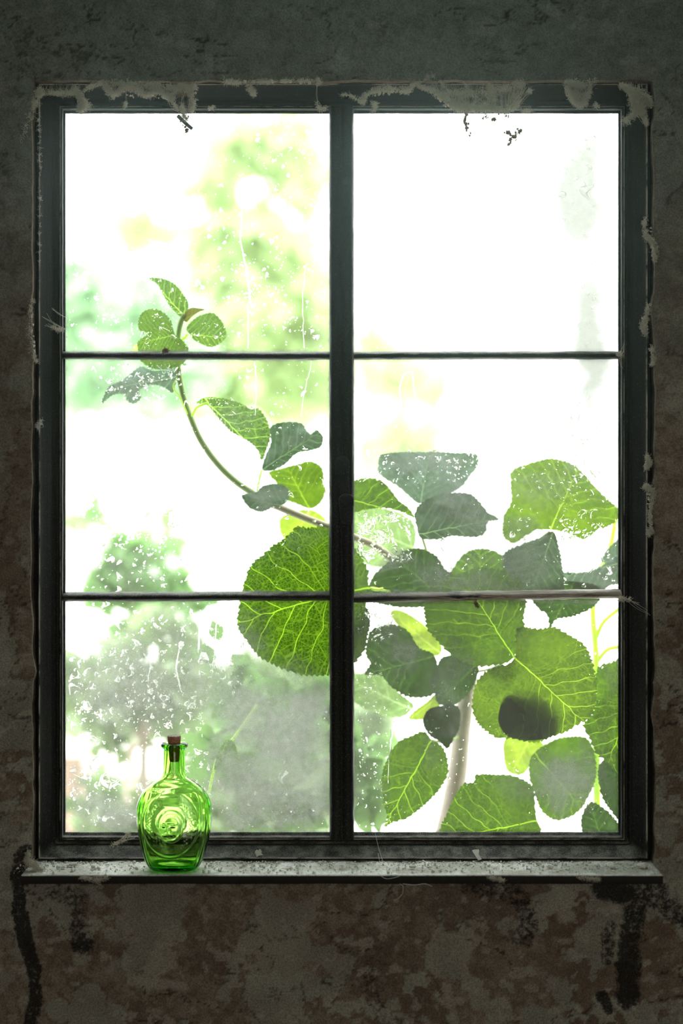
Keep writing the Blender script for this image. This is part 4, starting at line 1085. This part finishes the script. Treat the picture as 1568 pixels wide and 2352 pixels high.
# ---- pale stalk at the far right
stalk = empty('green_stalk', at(1395, 2300, 0.13), 'thin pale green stalk with side branches behind the lower right pane', 'plant stalk')
p = spline(np.array([(1385, 2300), (1372, 1900), (1368, 1600), (1368, 1500), (1362, 1430), (1362, 1384), (1372, 1330), (1400, 1260), (1415, 1180)], float), 8)
mb = MB(); mb.tube(atn(p[:, 0], p[:, 1], 0.11), np.linspace(9, 5, len(p)) * 1.7 / F, 12); mb.build('stem', M['stem_lime'], stalk)
for pts in ([(1367, 1470), (1385, 1430), (1419, 1400), (1470, 1360)], [(1370, 1520), (1395, 1492), (1425, 1485), (1480, 1470)]):
    p = spline(np.array(pts, float), 6); mb = MB(); mb.tube(atn(p[:, 0], p[:, 1], 0.11), 5 * 1.7 / F, 10); mb.build('side_branch', M['stem_lime'], stalk)
leaf('leaf', stalk, [(1384, 1290), (1400, 1255), (1440, 1230), (1470, 1260), (1440, 1300)], (1395, 1290), (1465, 1245), .10, 'leaf_teal', (10, 2), seed=91)

# ---- second shrub, low behind the misted lower left pane
low = empty('seedling', at(545, 2300, 0.20), 'thin seedling with one narrow drooping leaf behind the bottle', 'seedling')
def twig2(parent, pts, Y, r, mat, name='stem'):
    p = spline(np.array(pts, float), 6); mb = MB(); mb.tube(atn(p[:, 0], p[:, 1], Y), r * (D0 + Y) / F, 10); return mb.build(name, M[mat], parent)
twig2(low, [(548, 2300), (547, 1900), (540, 1810), (530, 1760)], .035, 2.0, 'stem_green')
twig2(low, [(465, 1900), (480, 1820), (492, 1765), (500, 1740), (540, 1690), (590, 1620)], .035, 3.0, 'stem_lime')
leaf('leaf', low, [(492, 1768), (498, 1735), (512, 1708), (526, 1698), (540, 1712), (549, 1752), (533, 1743), (515, 1742), (502, 1756)], (522, 1700), (494, 1764), .03, 'leaf_green', (9, 1.6), seed=95)

def leaf_cloud(clusters, size, n_per, seed):
    """many small real leaves around cluster centres: clusters (px, py, radius px, depth, density)"""
    g = np.random.default_rng(seed); V_ = []; F_ = []; o = 0
    tpl = np.array([(0, 0, 0), (.28, .25, .05), (.36, .55, .04), (0, 1, -.10), (-.36, .55, .04), (-.28, .25, .05), (0, .5, -.05)])
    fc = [(0, 1, 6), (1, 2, 6), (2, 3, 6), (3, 4, 6), (4, 5, 6), (5, 0, 6)]
    for (px, py, r, Y, den) in clusters:
        c = np.array(at(px, py, Y)); R = r * (D0 + Y) / F; n = int(n_per * den)
        d = g.normal(0, 1, (n, 3)); d /= np.linalg.norm(d, axis=1, keepdims=True); d *= (g.random((n, 1)) ** 0.4) * R * np.array([1, .8, 1])
        for q in d:
            a, b, e = g.uniform(0, 6.28), g.normal(0, .7), g.normal(0, .6)
            Rz = np.array([[math.cos(a), 0, math.sin(a)], [0, 1, 0], [-math.sin(a), 0, math.cos(a)]])
            Rx = np.array([[1, 0, 0], [0, math.cos(b), -math.sin(b)], [0, math.sin(b), math.cos(b)]])
            Rq = np.array([[math.cos(e), -math.sin(e), 0], [math.sin(e), math.cos(e), 0], [0, 0, 1]])
            T = tpl[:, [0, 2, 1]] * size * g.uniform(.6, 1.3)
            V_.append(T @ (Rz @ Rx @ Rq).T + c + q); F_ += [tuple(i + o for i in x) for x in fc]; o += 7
    return np.concatenate(V_), F_
def tree(name, label, cat, clusters, size, n_per, mat, trunk, tr, seed, group=None):
    base = np.array(trunk[0]); root = empty(name, tuple(base), label, cat, group)
    V_, F_ = leaf_cloud(clusters, size, n_per, seed)
    o = link('foliage', V_, F_, M[mat], root); tag(o, kind='stuff')
    P = spline(np.array(trunk), 5); mb = MB(); mb.tube(P, np.linspace(tr, tr * .4, len(P)), 10)
    for (px, py, r, Y, den) in clusters[:12]:
        c = np.array(at(px, py, Y)); s_ = P[int(len(P) * .6)]
        mb.tube([s_, (s_ + c) / 2 + np.array([0, 0, .02]), c], [tr * .35, tr * .2, tr * .08], 6)
    mb.build('trunk', M['bark'], root)

ZG = 0.75    # garden ground is higher than the floor inside
def W(px, py, Y): return tuple(at(px, py, Y))
def G(px, Y): q = at(px, 1176, Y); return (q[0], q[1], ZG)
tree('garden_tree', 'blurred pale green tree seen through the upper left pane', 'tree',
     [(560, 330, 70, 3.0, 1), (650, 340, 60, 3.0, 1.2), (500, 420, 60, 3.0, .5), (690, 420, 55, 3.0, 1), (520, 560, 90, 3.0, .9), (610, 560, 80, 3.0, 1), (690, 650, 70, 3.0, .9), (470, 640, 80, 3.0, 1.2), (560, 720, 90, 3.0, 1.4), (680, 780, 80, 3.1, 1.4),
      (330, 520, 60, 3.1, .4), (580, 850, 90, 3.1, 1.6), (680, 880, 60, 3.1, 1.5), (460, 800, 80, 3.1, 1.5), (480, 900, 50, 3.1, 1.2), (740, 700, 50, 3.1, .9), (740, 860, 55, 3.1, 1.3), (640, 900, 50, 3.1, 1.2)],
     0.10, 90, 'tree_leaf_yellow', [G(785, 3.2), W(785, 1000, 3.2), W(740, 760, 3.1), W(620, 500, 3.0)], 0.06, 501)
tree('garden_bush', 'blurred pale green bush on the left behind the shoot tip', 'bush',
     [(200, 720, 80, 2.6, 1.4), (280, 760, 90, 2.6, 1.5), (360, 700, 80, 2.6, 1), (220, 850, 80, 2.6, 1.6), (340, 860, 70, 2.6, 1.3), (180, 640, 50, 2.6, .6), (430, 850, 60, 2.6, 1.2), (270, 890, 50, 2.6, 1.2), (370, 895, 50, 2.6, 1.2), (170, 890, 50, 2.6, 1)],
     0.08, 110, 'tree_leaf', [G(120, 2.7), W(150, 1100, 2.7), W(180, 850, 2.65), W(240, 740, 2.6)], 0.04, 502)
tree('far_bush', 'small blurred lime green bush through the middle right pane', 'bush',
     [(870, 850, 60, 4.6, 1.3), (940, 880, 60, 4.6, 1.4), (990, 900, 40, 4.6, .9), (850, 780, 40, 4.6, .7), (900, 1010, 50, 4.6, .9), (850, 1040, 50, 4.6, 1), (980, 1020, 40, 4.6, .7), (905, 570, 40, 4.6, .35)],
     0.08, 100, 'tree_leaf_yellow', [G(900, 4.6), W(900, 1120, 4.6), W(905, 1000, 4.6), W(910, 860, 4.6)], 0.03, 503)
tree('dark_bush', 'blurred mid green bush behind the middle left pane near its lower edge', 'bush',
     [(295, 1280, 32, 1.0, .5), (290, 1315, 30, 1.0, .5), (240, 1350, 36, 1.0, .6), (400, 1350, 36, 1.0, .5), (375, 1250, 30, 1.0, .12), (330, 1390, 40, 1.0, .3), (220, 1200, 40, 1.0, .08), (460, 1390, 30, 1.0, .15), (300, 1440, 30, 1.0, .1)],
     0.045, 90, 'bush_leaf', [G(300, 1.05), W(300, 1480, 1.0), W(300, 1380, 1.0), W(295, 1300, 1.0)], 0.012, 504)
tree('grey_bush', 'blurred grey green bush behind the misted lower left pane', 'bush',
     [(400, 1460, 50, .7, .35), (300, 1500, 50, .7, .25), (230, 1590, 70, .7, .6), (330, 1610, 70, .7, .6), (420, 1640, 60, .7, .45), (250, 1690, 50, .7, .3), (440, 1560, 50, .7, .3), (230, 1860, 70, .7, .8), (330, 1880, 60, .7, .6), (180, 1570, 50, .7, .35), (520, 1880, 50, .7, .6), (600, 1895, 50, .7, .6), (690, 1885, 60, .7, .7), (750, 1850, 40, .7, .5)],
     0.045, 80, 'bush_leaf_pale', [G(330, .75), W(330, 1800, .7), W(330, 1680, .7), W(340, 1560, .7)], 0.01, 505)
tree('broad_leaf_bush', 'low bush with broad leaves in grey mist behind the bottle', 'bush',
     [(510, 1520, 60, .22, .14), (550, 1560, 40, .22, .12), (535, 1600, 40, .22, .14), (470, 1720, 45, .22, .14), (575, 1810, 40, .18, .3), (680, 1860, 50, .20, .4), (640, 1700, 90, .24, .45), (700, 1620, 60, .24, .25), (600, 1880, 60, .2, .25), (830, 1740, 50, .25, .5), (840, 1850, 50, .25, .4)],
     0.045, 60, 'hydr_leaf', [G(640, .2), W(640, 2000, .2), W(640, 1800, .2), W(620, 1640, .19)], 0.005, 506)

tree('low_hedge', 'soft blurred grey green hedge low behind the lower left pane', 'hedge',
     [(180, 1600, 70, 1.9, .7), (260, 1540, 60, 1.9, .6), (330, 1620, 70, 1.9, .9), (420, 1560, 60, 1.9, .8), (480, 1640, 80, 1.9, 1), (570, 1580, 60, 1.9, 1), (560, 1690, 80, 1.9, 1.2), (650, 1620, 70, 1.9, 1), (700, 1700, 80, 1.9, 1.2), (640, 1790, 80, 1.9, 1.2), (740, 1600, 60, 1.9, .8), (850, 1640, 60, 1.9, .6), (850, 1740, 60, 1.9, .7), (480, 1780, 50, 1.9, .8), (200, 1830, 50, 1.9, .6), (300, 1850, 50, 1.9, .6), (400, 1840, 60, 1.9, .7)],
     0.07, 90, 'bush_leaf_pale', [G(500, 2.0), W(500, 1780, 1.95), W(520, 1700, 1.9), W(560, 1640, 1.9)], 0.02, 507)
mb = MB(); mb.box((-8, 0.0145, ZG - .1), (8, 14, ZG)); o = mb.build('ground', M['ground'], None, smooth=False)
tag(o, 'bright pale garden ground outside the window', 'ground', kind='structure')
mb = MB(); q0 = at(120, 1740, .8); q1 = at(187, 1740, .8); mb.box((q0[0], .8, ZG), (q1[0], .9, q0[2])); o = mb.build('brick_post', M['brick_pink'], None, smooth=False)
tag(o, 'short pinkish brick post blurred in the lower left corner of the window', 'post')

# ================================================================== cobwebs, dust and crumbs
def fluff(mb, spine, rad, n, Y=-0.048, ln=(4, 10), th_=(0.22, 0.50), yspread=0.004, seed=0):
    """short curled dusty fibres crowded round a spine drawn in picture pixels"""
    P = spline(np.array(spine, float), 10) if len(spine) > 1 else np.array([spine[0], spine[0]], float)
    R = np.interp(np.linspace(0, 1, len(P)), np.linspace(0, 1, len(rad)), rad) if isinstance(rad, (list, tuple)) else np.full(len(P), rad)
    ph_ = rng.uniform(0, 99); ix = np.arange(len(P)); R = R * (0.35 + 1.1 * vnoise(ix * .33 + ph_, ix * 0, 3))
    wt = (0.15 + vnoise(ix * .45 + ph_, ix * 0 + 5, 8)) ** 2 if len(P) > 3 else np.ones(len(P)); wt = wt / wt.sum(); pick = rng.choice(len(P), int(n * 1.9), p=wt)
    for k in range(int(n * 1.9)):
        i = pick[k]; rr = R[i]
        a = rng.uniform(0, 6.28); d = rr * rng.random() ** 0.8
        x, y = P[i] + d * np.array([math.cos(a), math.sin(a)]); L_ = rng.uniform(*ln); q = rng.uniform(0, 6.28)
        pts = [(x, y)]
        for s_ in range(3):
            q += rng.normal(0, 1.3); x += L_ / 3 * math.cos(q); y += L_ / 3 * math.sin(q); pts.append((x, y))
        p = np.array(pts); Yv = Y + rng.normal(0, yspread) + np.cumsum(rng.normal(0, .0008, 4))
        Yv = np.clip(Yv, Y - .012, Y + .010)
        mb.tube(atn(p[:, 0], p[:, 1], Yv), rng.uniform(*th_) * 0.00048, 3, False)
def lumps(mb, spine, rad, n, Y=-0.048, size=(1, 3)):
    P = spline(np.array(spine, float), 10)
    for k in range(n):
        i = rng.integers(0, len(P)); p = P[i] + rng.normal(0, rad / 2, 2)
        mb.blob(at(p[0], p[1], Y + rng.normal(0, .002)), rng.uniform(*size) * 0.00048, rng.uniform(.6, 1.4, 3), .35, 6, 4)
def threads(mb, pairs, Y=-0.047, r=0.35, sag=4, k=1, jit=3):
    for (a, b) in pairs:
        for _ in range(k):
            a_ = np.array(a) + rng.normal(0, jit, 2); b_ = np.array(b) + rng.normal(0, jit, 2); m_ = (a_ + b_) / 2 + np.array([rng.normal(0, jit), sag * rng.random()])
            p = spline(np.array([a_, m_, b_]), 4); mb.tube(atn(p[:, 0], p[:, 1], Y + rng.normal(0, .001)), r * 0.00048, 3, False)
def drape(mb, spine, top, n, Y=-0.0475):
    P = spline(np.array(spine, float), 10)
    for k in range(int(n * .4)):
        i = rng.integers(0, len(P)); a = P[i] + rng.normal(0, 1.5, 2); b = (a[0] + rng.normal(0, 7), top + rng.normal(0, 3))
        if a[1] - b[1] < 3: continue
        m_ = ((a[0] + b[0]) / 2 + rng.normal(0, 3), a[1] + (b[1] - a[1]) * rng.uniform(.3, .7))
        f = rng.uniform(.35, 1.0); q = spline(np.array([a, m_, b]), 3); q = q[:max(3, int(len(q) * f))]
        mb.tube(atn(q[:, 0], q[:, 1], Y + rng.normal(0, .001)), rng.uniform(.12, .28) * 0.00048, 3, False)
def web(label, parts, loc, mat='web_dust', group='dusty cobwebs round the window frame'):
    mb = MB()
    for kind, kw in parts:
        {'f': fluff, 'l': lumps, 't': threads, 'd': drape}[kind](mb, **kw)
    o = mb.build('cobweb', M[mat], None, tuple(at(loc[0], loc[1], -0.048)))
    tag(o, label, 'cobweb', group)
    return o
f_ = lambda sp, rad, n, **k: ('f', dict(spine=sp, rad=rad, n=n, **k))
l_ = lambda sp, rad, n, **k: ('l', dict(spine=sp, rad=rad, n=n, **k))
d_ = lambda sp, top, n: ('d', dict(spine=sp, top=top, n=n))
t_ = lambda pr, **k: ('t', dict(pairs=pr, **k))
web('matted cobweb hanging down the top left corner of the window', [f_([(90, 205), (84, 225), (75, 250), (60, 290), (48, 320)], [9, 10, 10, 9, 5], 330), d_([(88, 222), (110, 216), (140, 216), (172, 216), (188, 240)], 192, 500), f_([(88, 222), (110, 213), (140, 215), (170, 212)], [5, 7, 8, 8], 360),
     f_([(172, 205), (185, 225), (190, 245), (182, 256)], [14, 14, 12, 4], 420), f_([(190, 240), (204, 243)], 8, 100), l_([(172, 210), (190, 240), (180, 255)], 10, 50), f_([(88, 260), (92, 400), (90, 600)], 3, 90, th_=(.2, .5))], (130, 215))
web('sagging grey cobweb drape along the top rail left of the hanging twig', [d_([(240, 196), (256, 216), (282, 202), (320, 208), (334, 222), (350, 214), (366, 212), (392, 228)], 188, 900), f_([(190, 215), (205, 200), (222, 194), (238, 188)], 5, 170), f_([(240, 190), (248, 208), (256, 218), (270, 214), (282, 200)], [6, 12, 9, 7, 6], 420), f_([(282, 198), (300, 200), (320, 208), (334, 222), (350, 214), (366, 210), (384, 222), (392, 229)], [8, 8, 8, 8, 8, 6, 5, 4], 700),
     f_([(240, 190), (300, 192), (350, 198), (400, 200)], 8, 400, th_=(.2, .5)), l_([(245, 200), (260, 216), (330, 216), (390, 226)], 8, 70), t_([((289, 205), (289, 240))], k=2, jit=.7), f_([(288, 236), (288, 246)], 3.5, 40)], (310, 205))
web('tangled brown cobweb knot at the top holding the dangling twig', [f_([(392, 228), (405, 205), (420, 200), (436, 205), (446, 198)], [6, 10, 12, 12, 8], 520), f_([(438, 210), (444, 235), (440, 256)], [8, 6, 7], 200), t_([((394, 230), (412, 258)), ((420, 210), (418, 250)), ((430, 205), (438, 256)), ((440, 205), (434, 256))], k=4),
     f_([(398, 236), (408, 252)], 4, 60), f_([(418, 240), (420, 262), (430, 275)], [5, 8, 6], 180), l_([(405, 205), (440, 205)], 8, 40)], (420, 215))
web('thin dusty cobweb line along the top rail left of the mullion', [f_([(515, 186), (560, 190), (620, 186), (680, 185), (735, 186)], [6, 5, 4, 5, 6], 620, ln=(4, 10)), f_([(568, 196), (578, 208), (582, 217)], [10, 8, 4], 160), f_([(729, 180), (731, 192)], 6, 90), l_([(520, 187), (730, 188)], 3, 110), t_([((728, 195), (729, 235))], k=2, jit=1), f_([(728, 236), (735, 252), (746, 248)], 5, 80), f_([(480, 250), (490, 246)], 5, 30)], (620, 190))
web('cobweb drape rising to a peak right of the mullion top', [f_([(784, 218), (802, 218), (815, 226), (832, 236)], [2, 2, 3, 4], 90), f_([(832, 236), (836, 222), (850, 212)], [7, 5, 6], 130), f_([(852, 212), (868, 206), (900, 204), (935, 208), (948, 196), (975, 182), (992, 173)], [8, 9, 6, 8, 5, 4, 3], 620), l_([(852, 212), (935, 208)], 7, 60), f_([(858, 236), (862, 246), (856, 256)], [6, 8, 4], 110), f_([(992, 173), (1012, 190), (1020, 200)], 3, 60)], (900, 207))
web('broad torn cobweb sheet over the top of the upper right pane', [d_([(985, 205), (1010, 222), (1040, 245), (1100, 250), (1160, 252), (1200, 215)], 186, 1300), f_([(962, 198), (985, 205), (1010, 220), (1035, 232), (1048, 250)], [4, 6, 8, 10, 8], 500), f_([(1040, 235), (1065, 245), (1100, 250), (1130, 250), (1165, 256)], [14, 16, 14, 12, 4], 1100), f_([(1020, 215), (1060, 215), (1100, 212), (1150, 205), (1200, 190)], [12, 16, 16, 16, 10], 800, th_=(.15, .4)), f_([(1124, 190), (1126, 215), (1130, 240)], [8, 10, 8], 260),
     t_([((1205, 195), (1175, 245)), ((1215, 200), (1172, 255)), ((1195, 220), (1160, 256)), ((1110, 230), (1140, 255)), ((1218, 208), (1190, 240))], k=4, r=.5), f_([(1216, 206), (1218, 212)], 4, 40), f_([(1195, 230), (1175, 252)], 3.5, 110), f_([(1200, 255), (1220, 254)], 4, 80), l_([(1010, 222), (1045, 245), (1165, 255)], 9, 120), t_([((992, 173), (1040, 235)), ((1060, 190), (1120, 245)), ((1150, 190), (1060, 250))], k=3, r=.3)], (1090, 235))
web('small triangular grey cobweb between top rail and upper right pane', [d_([(1304, 205), (1314, 228), (1330, 242), (1345, 230), (1358, 200)], 184, 600), f_([(1300, 186), (1330, 196), (1362, 186)], [6, 16, 8], 500), f_([(1302, 200), (1310, 222), (1322, 238), (1336, 243)], [6, 8, 7, 6], 420), f_([(1358, 200), (1348, 222), (1340, 240)], [7, 5, 5], 220), f_([(1320, 210), (1325, 225)], 10, 180), l_([(1305, 215), (1325, 240), (1345, 235)], 6, 60), f_([(1368, 236), (1369, 246)], [5, 3], 60)], (1330, 215))
web('thick cobweb filling the top right corner of the window', [d_([(1430, 205), (1450, 225), (1462, 245), (1480, 260)], 184, 500), f_([(1425, 196), (1445, 205), (1455, 225), (1462, 245), (1478, 262), (1484, 285)], [6, 14, 16, 16, 10, 3], 1100), f_([(1462, 210), (1485, 225), (1492, 240)], [16, 16, 8], 500), t_([((1450, 215), (1470, 260)), ((1455, 235), (1480, 285)), ((1470, 240), (1445, 270)), ((1490, 235), (1470, 255))], k=6, r=.4), f_([(1466, 254), (1450, 266), (1434, 280)], [5, 4, 3], 160, ln=(8, 16)), l_([(1450, 215), (1480, 245)], 12, 60)], (1460, 235))
web('lump of grey cobweb fluff high on the right wall edge', [f_([(1482, 500), (1480, 520), (1485, 545), (1500, 555)], [4, 6, 6, 6], 320), f_([(1500, 560), (1505, 580), (1502, 600)], [9, 10, 6], 360), l_([(1482, 510), (1500, 560), (1503, 595)], 6, 40)], (1492, 550))
web('small cobweb tuft on the right edge beside and above the upper bar end', [f_([(1490, 700), (1482, 730), (1476, 750), (1482, 768)], [4, 6, 8, 5], 300), l_([(1482, 730), (1480, 760)], 6, 16)], (1484, 740))
web('small cobweb tuft on the right edge just below the upper bar end', [f_([(1496, 800), (1502, 825), (1496, 838)], [6, 7, 5], 220)], (1500, 820))
web('cobweb tuft on the right edge above the lower bar', [f_([(1486, 1048), (1490, 1065), (1478, 1080)], [5, 7, 4], 240), l_([(1488, 1060), (1482, 1078)], 5, 20)], (1486, 1065))
web('long fuzzy cobweb strand hanging on the right edge at mid height', [f_([(1480, 1118), (1492, 1122), (1500, 1140), (1492, 1175), (1494, 1210), (1490, 1228)], [4, 8, 9, 6, 7, 4], 620), l_([(1490, 1125), (1495, 1200)], 6, 40)], (1492, 1170))
web('fine cobweb threads at the left edge above the upper bar', [f_([(75, 690), (66, 730), (68, 770), (76, 815), (84, 830)], [5, 7, 6, 5, 3], 320, th_=(.2, .5)), t_([((100, 725), (147, 752)), ((105, 742), (147, 756)), ((120, 710), (148, 730))], k=3, r=.35), f_([(122, 752), (135, 758), (147, 756)], 4, 90), l_([(70, 700), (80, 820)], 4, 24)], (90, 750))
web('faint cobweb at the end of the weathered glazing bar', [t_([((1420, 1372), (1440, 1376)), ((1425, 1370), (1465, 1385)), ((1440, 1376), (1490, 1405))], k=3, r=.3), f_([(1422, 1374), (1445, 1376)], 4, 70)], (1440, 1376))
web('tiny cobweb at the right end of the upper right glazing bar', [t_([((1425, 806), (1430, 845)), ((1427, 815), (1432, 790))], k=3, r=.3), f_([(1420, 814), (1428, 812)], 5, 60)], (1425, 814))
web('dusty cobweb clinging to the left end of the sill', [f_([(62, 1975), (75, 1985), (90, 2000), (110, 2008)], [6, 12, 10, 5], 420, Y=-.075), f_([(66, 1955), (62, 1990)], 7, 140, Y=-.07), l_([(70, 1980), (100, 2003)], 10, 50, Y=-.075)], (80, 1990))
web('small grey cobweb under the front edge of the sill left of the bottle', [f_([(180, 2014), (200, 2018), (225, 2022), (244, 2014)], [3, 4, 5, 4], 150, Y=-.094, yspread=.001), t_([((190, 2014), (245, 2013)), ((195, 2016), (230, 2026))], Y=-.095, k=3, r=.4)], (215, 2018))
web('wispy cobweb strand on the bottom rail left of the bottle', [f_([(255, 1942), (280, 1932), (292, 1920), (296, 1914)], [4, 4, 5, 3], 110, Y=-.035, yspread=.002), t_([((262, 1940), (296, 1916)), ((280, 1930), (312, 1925))], Y=-.036, k=3, r=.4)], (280, 1930))
web('tuft of cobweb under the sill edge below the middle of the right panes', [f_([(1120, 2014), (1140, 2018), (1155, 2022)], 5, 110, Y=-.094, yspread=.001)], (1140, 2018))
web('tuft of cobweb under the sill edge near its right end', [f_([(1330, 2014), (1352, 2018), (1375, 2020)], 6, 140, Y=-.094, yspread=.001)], (1350, 2018))

# single hairs
hair = lambda pts, Y, r: (spline(np.array(pts, float), 8), Y, r)
for nm, lab, hs in (('hair_strand', 'pale curly hair hanging from the sill front below the right panes', [hair([(918, 2030), (925, 2036), (924, 2052), (916, 2062), (904, 2068)], -.096, .5), hair([(925, 2030), (950, 2033), (975, 2030), (992, 2036)], -.096, .5), hair([(868, 2006), (885, 2018), (905, 2016), (918, 2012)], -.093, .5)]),
                    ('spider_thread', 'fine pale thread stretched from the bottom rail to the sill', [hair([(861, 1914), (870, 1950), (878, 1976), (886, 1998)], -.045, .45), hair([(868, 1960), (872, 1985), (868, 2000)], -.06, .5)])):
    mb = MB()
    for p, Y, r in hs: mb.tube(atn(p[:, 0], p[:, 1], Y), r * .00048, 5)
    tag(mb.build(nm, M['web_silk'], None), lab, 'thread')

# things caught in the webs
tw = empty('dangling_twig', at(418, 262, -0.045), 'broken twig piece dangling in cobweb at the top of the upper left pane', 'twig')
mb = MB(); p = np.array([(408, 266), (416, 274), (428, 285), (441, 296)], float); mb.tube(atn(p[:, 0], p[:, 1], -.045), np.array([4.2, 4.6, 4.4, 4.0]) * .00048, 10); mb.build('bark', M['twig_bark'], tw)
mb = MB()
for q in ((425, 292, 3.5), (429, 299, 3.2), (427, 304, 2.4), (420, 288, 2), (414, 280, 2), (428, 272, 3), (432, 268, 3)): mb.blob(at(q[0], q[1], -.045), q[2] * .00048, rng.uniform(.6, 1.5, 3), .4)
mb.build('dead_flake', M['dead_leaf'], tw)
def debris(name, label, blobs, mat='dead_leaf'):
    mb = MB()
    for (x, y, r) in blobs:
        mb.blob(at(x, y, -.045), r * .00048, rng.uniform(.6, 1.5, 3), .45)
    fluff(mb, [(b[0], b[1]) for b in blobs], max(b[2] for b in blobs) * 1.3, 50, -.045, (4, 9), (.3, .6), .001)
    tag(mb.build(name, M[mat], None), label, 'debris', 'plant debris caught in cobwebs')
debris('plant_debris', 'narrow tapering dead scrap hanging under the broad torn cobweb', [(1071, 262, 3), (1069, 270, 3.5), (1067, 278, 4.5), (1070, 286, 4.5), (1071, 294, 3.5), (1071, 300, 2.4), (1076, 284, 3.5), (1080, 305, 2), (1078, 312, 1.6)])
debris('plant_debris', 'forked dead plant scrap hanging lowest in the upper right pane', [(1166, 304, 4), (1172, 310, 4.5), (1178, 314, 5), (1172, 320, 5), (1172, 327, 4.5), (1168, 332, 3), (1184, 306, 4), (1192, 303, 4), (1188, 296, 3), (1196, 300, 3), (1183, 314, 4), (1158, 305, 1.6), (1184, 322, 1.5)])
debris('plant_debris', 'tiny dead crumb row just under the top rail of the upper right pane', [(1109, 272, 2), (1115, 268, 2), (1120, 270, 1.6), (1130, 275, 3), (1136, 274, 3), (1162, 266, 3), (1167, 268, 2.4)])
debris('plant_debris', 'brown dead flake in the cobweb knot above the dangling twig', [(410, 218, 3.5), (414, 214, 4), (420, 212, 3.5), (424, 218, 2.4)])
debris('plant_debris', 'small dead crumb caught on top of the upper left glazing bar', [(376, 806, 3), (384, 807, 3), (379, 803, 2)])
debris('plant_debris', 'tiny dark seed hanging under the weathered glazing bar', [(1092, 1384, 3), (1096, 1392, 2)])
debris('plant_debris', 'pale flake stuck on the left edge of the frame below the upper bar', [(90, 972, 5), (88, 980, 4), (93, 966, 3)], 'plaster_flake')

# crumbs and dust on the sill
mb = MB()
for k in range(2600):
    x = rng.uniform(-0.358, 0.340); t = rng.random() ** 1.7; y = -0.040 - t * 0.046
    if abs(x - bx) < 0.031 and y < -0.040: continue
    r = 0.00025 * (1 + 5.5 * rng.random() ** 6)
    mb.blob((x, y, ZS + 0.0006 + r * .6), r, rng.uniform(.7, 1.5, 3), .35, 5, 3)
for k in range(700):
    x = rng.uniform(-0.335, 0.335); y = -0.0385 + rng.uniform(-.004, .004)
    mb.blob((x, y - .002, ZS + 0.001 + rng.random() * .001), 0.0005 * (1 + 1.5 * rng.random() ** 3), rng.uniform(.7, 1.5, 3), .35, 5, 3)
tag(mb.build('sill_dust', M['rubble'], None), 'pale dust and fine crumbs spread along the window sill', 'dust', kind='stuff')
CR = [(215, 1994, 6, 'flat pale plaster crumb on the sill midway left of the bottle', 'plaster_flake'), (170, 1986, 8, 'largest rounded plaster lump near the left end of the sill', 'plaster_flake'), (143, 1990, 6, 'rounded crumb second from the left end of the sill', 'rubble'), (246, 1988, 4, 'small crumb on the sill closest to the bottle on its left', 'rubble'),
      (945, 1992, 6, 'dark crumb heap on the sill right of the thread', 'rubble'), (1265, 1990, 7, 'rounded crumb on the sill below the middle of the right panes', 'rubble'), (1405, 1990, 7, 'crumb on the sill below the right edge of the panes', 'rubble'), (1475, 1994, 11, 'broad grey clod at the right end of the sill', 'rubble'), (985, 1999, 4, 'small crumb in front of the dark crumb heap', 'rubble')]
for (px, py, r, lab, mt) in CR:
    mb = MB(); Yc = -0.055 if py < 1990 else -0.064
    c = at(px, 1176, Yc); rr = r * .00048
    for j in range(5): mb.blob((c[0] + rng.normal(0, rr * .5), Yc + rng.normal(0, rr * .3), ZS + .0015 + rr * .35), rr * rng.uniform(.45, .8), (1.1, .9, .7), .25, 9, 7)
    tag(mb.build('plaster_crumb', M[mt], None), lab, 'crumb', 'plaster crumbs on the sill')
def flake(pts, Y0, Y1, lab):
    P = np.array(pts, float); n = len(P); Yv = np.interp(P[:, 1], [P[:, 1].min(), P[:, 1].max()], [Y0, Y1])
    a = atn(P[:, 0], P[:, 1], Yv); b = atn(P[:, 0], P[:, 1], Yv - .0009)
    mb = MB(); mb.add(np.concatenate([a, b]), [tuple(range(n)), tuple(range(2 * n - 1, n - 1, -1))] + [(i, (i + 1) % n, n + (i + 1) % n, n + i) for i in range(n)])
    tag(mb.build('paint_flake', M['plaster_flake'], None, smooth=False), lab, 'flake', 'flakes stuck on the bottom rail')
flake([(1083, 1953), (1090, 1951), (1100, 1951), (1099, 1962), (1106, 1974), (1098, 1976), (1090, 1964)], -.029, -.040, 'squarish pale flake standing on the bottom rail under the right panes')
flake([(585, 1957), (589, 1951), (593, 1953), (597, 1949), (601, 1955), (600, 1960), (605, 1964), (595, 1965), (589, 1969), (587, 1962)], -.028, -.033, 'small pale flake on the bottom rail right of the bottle')
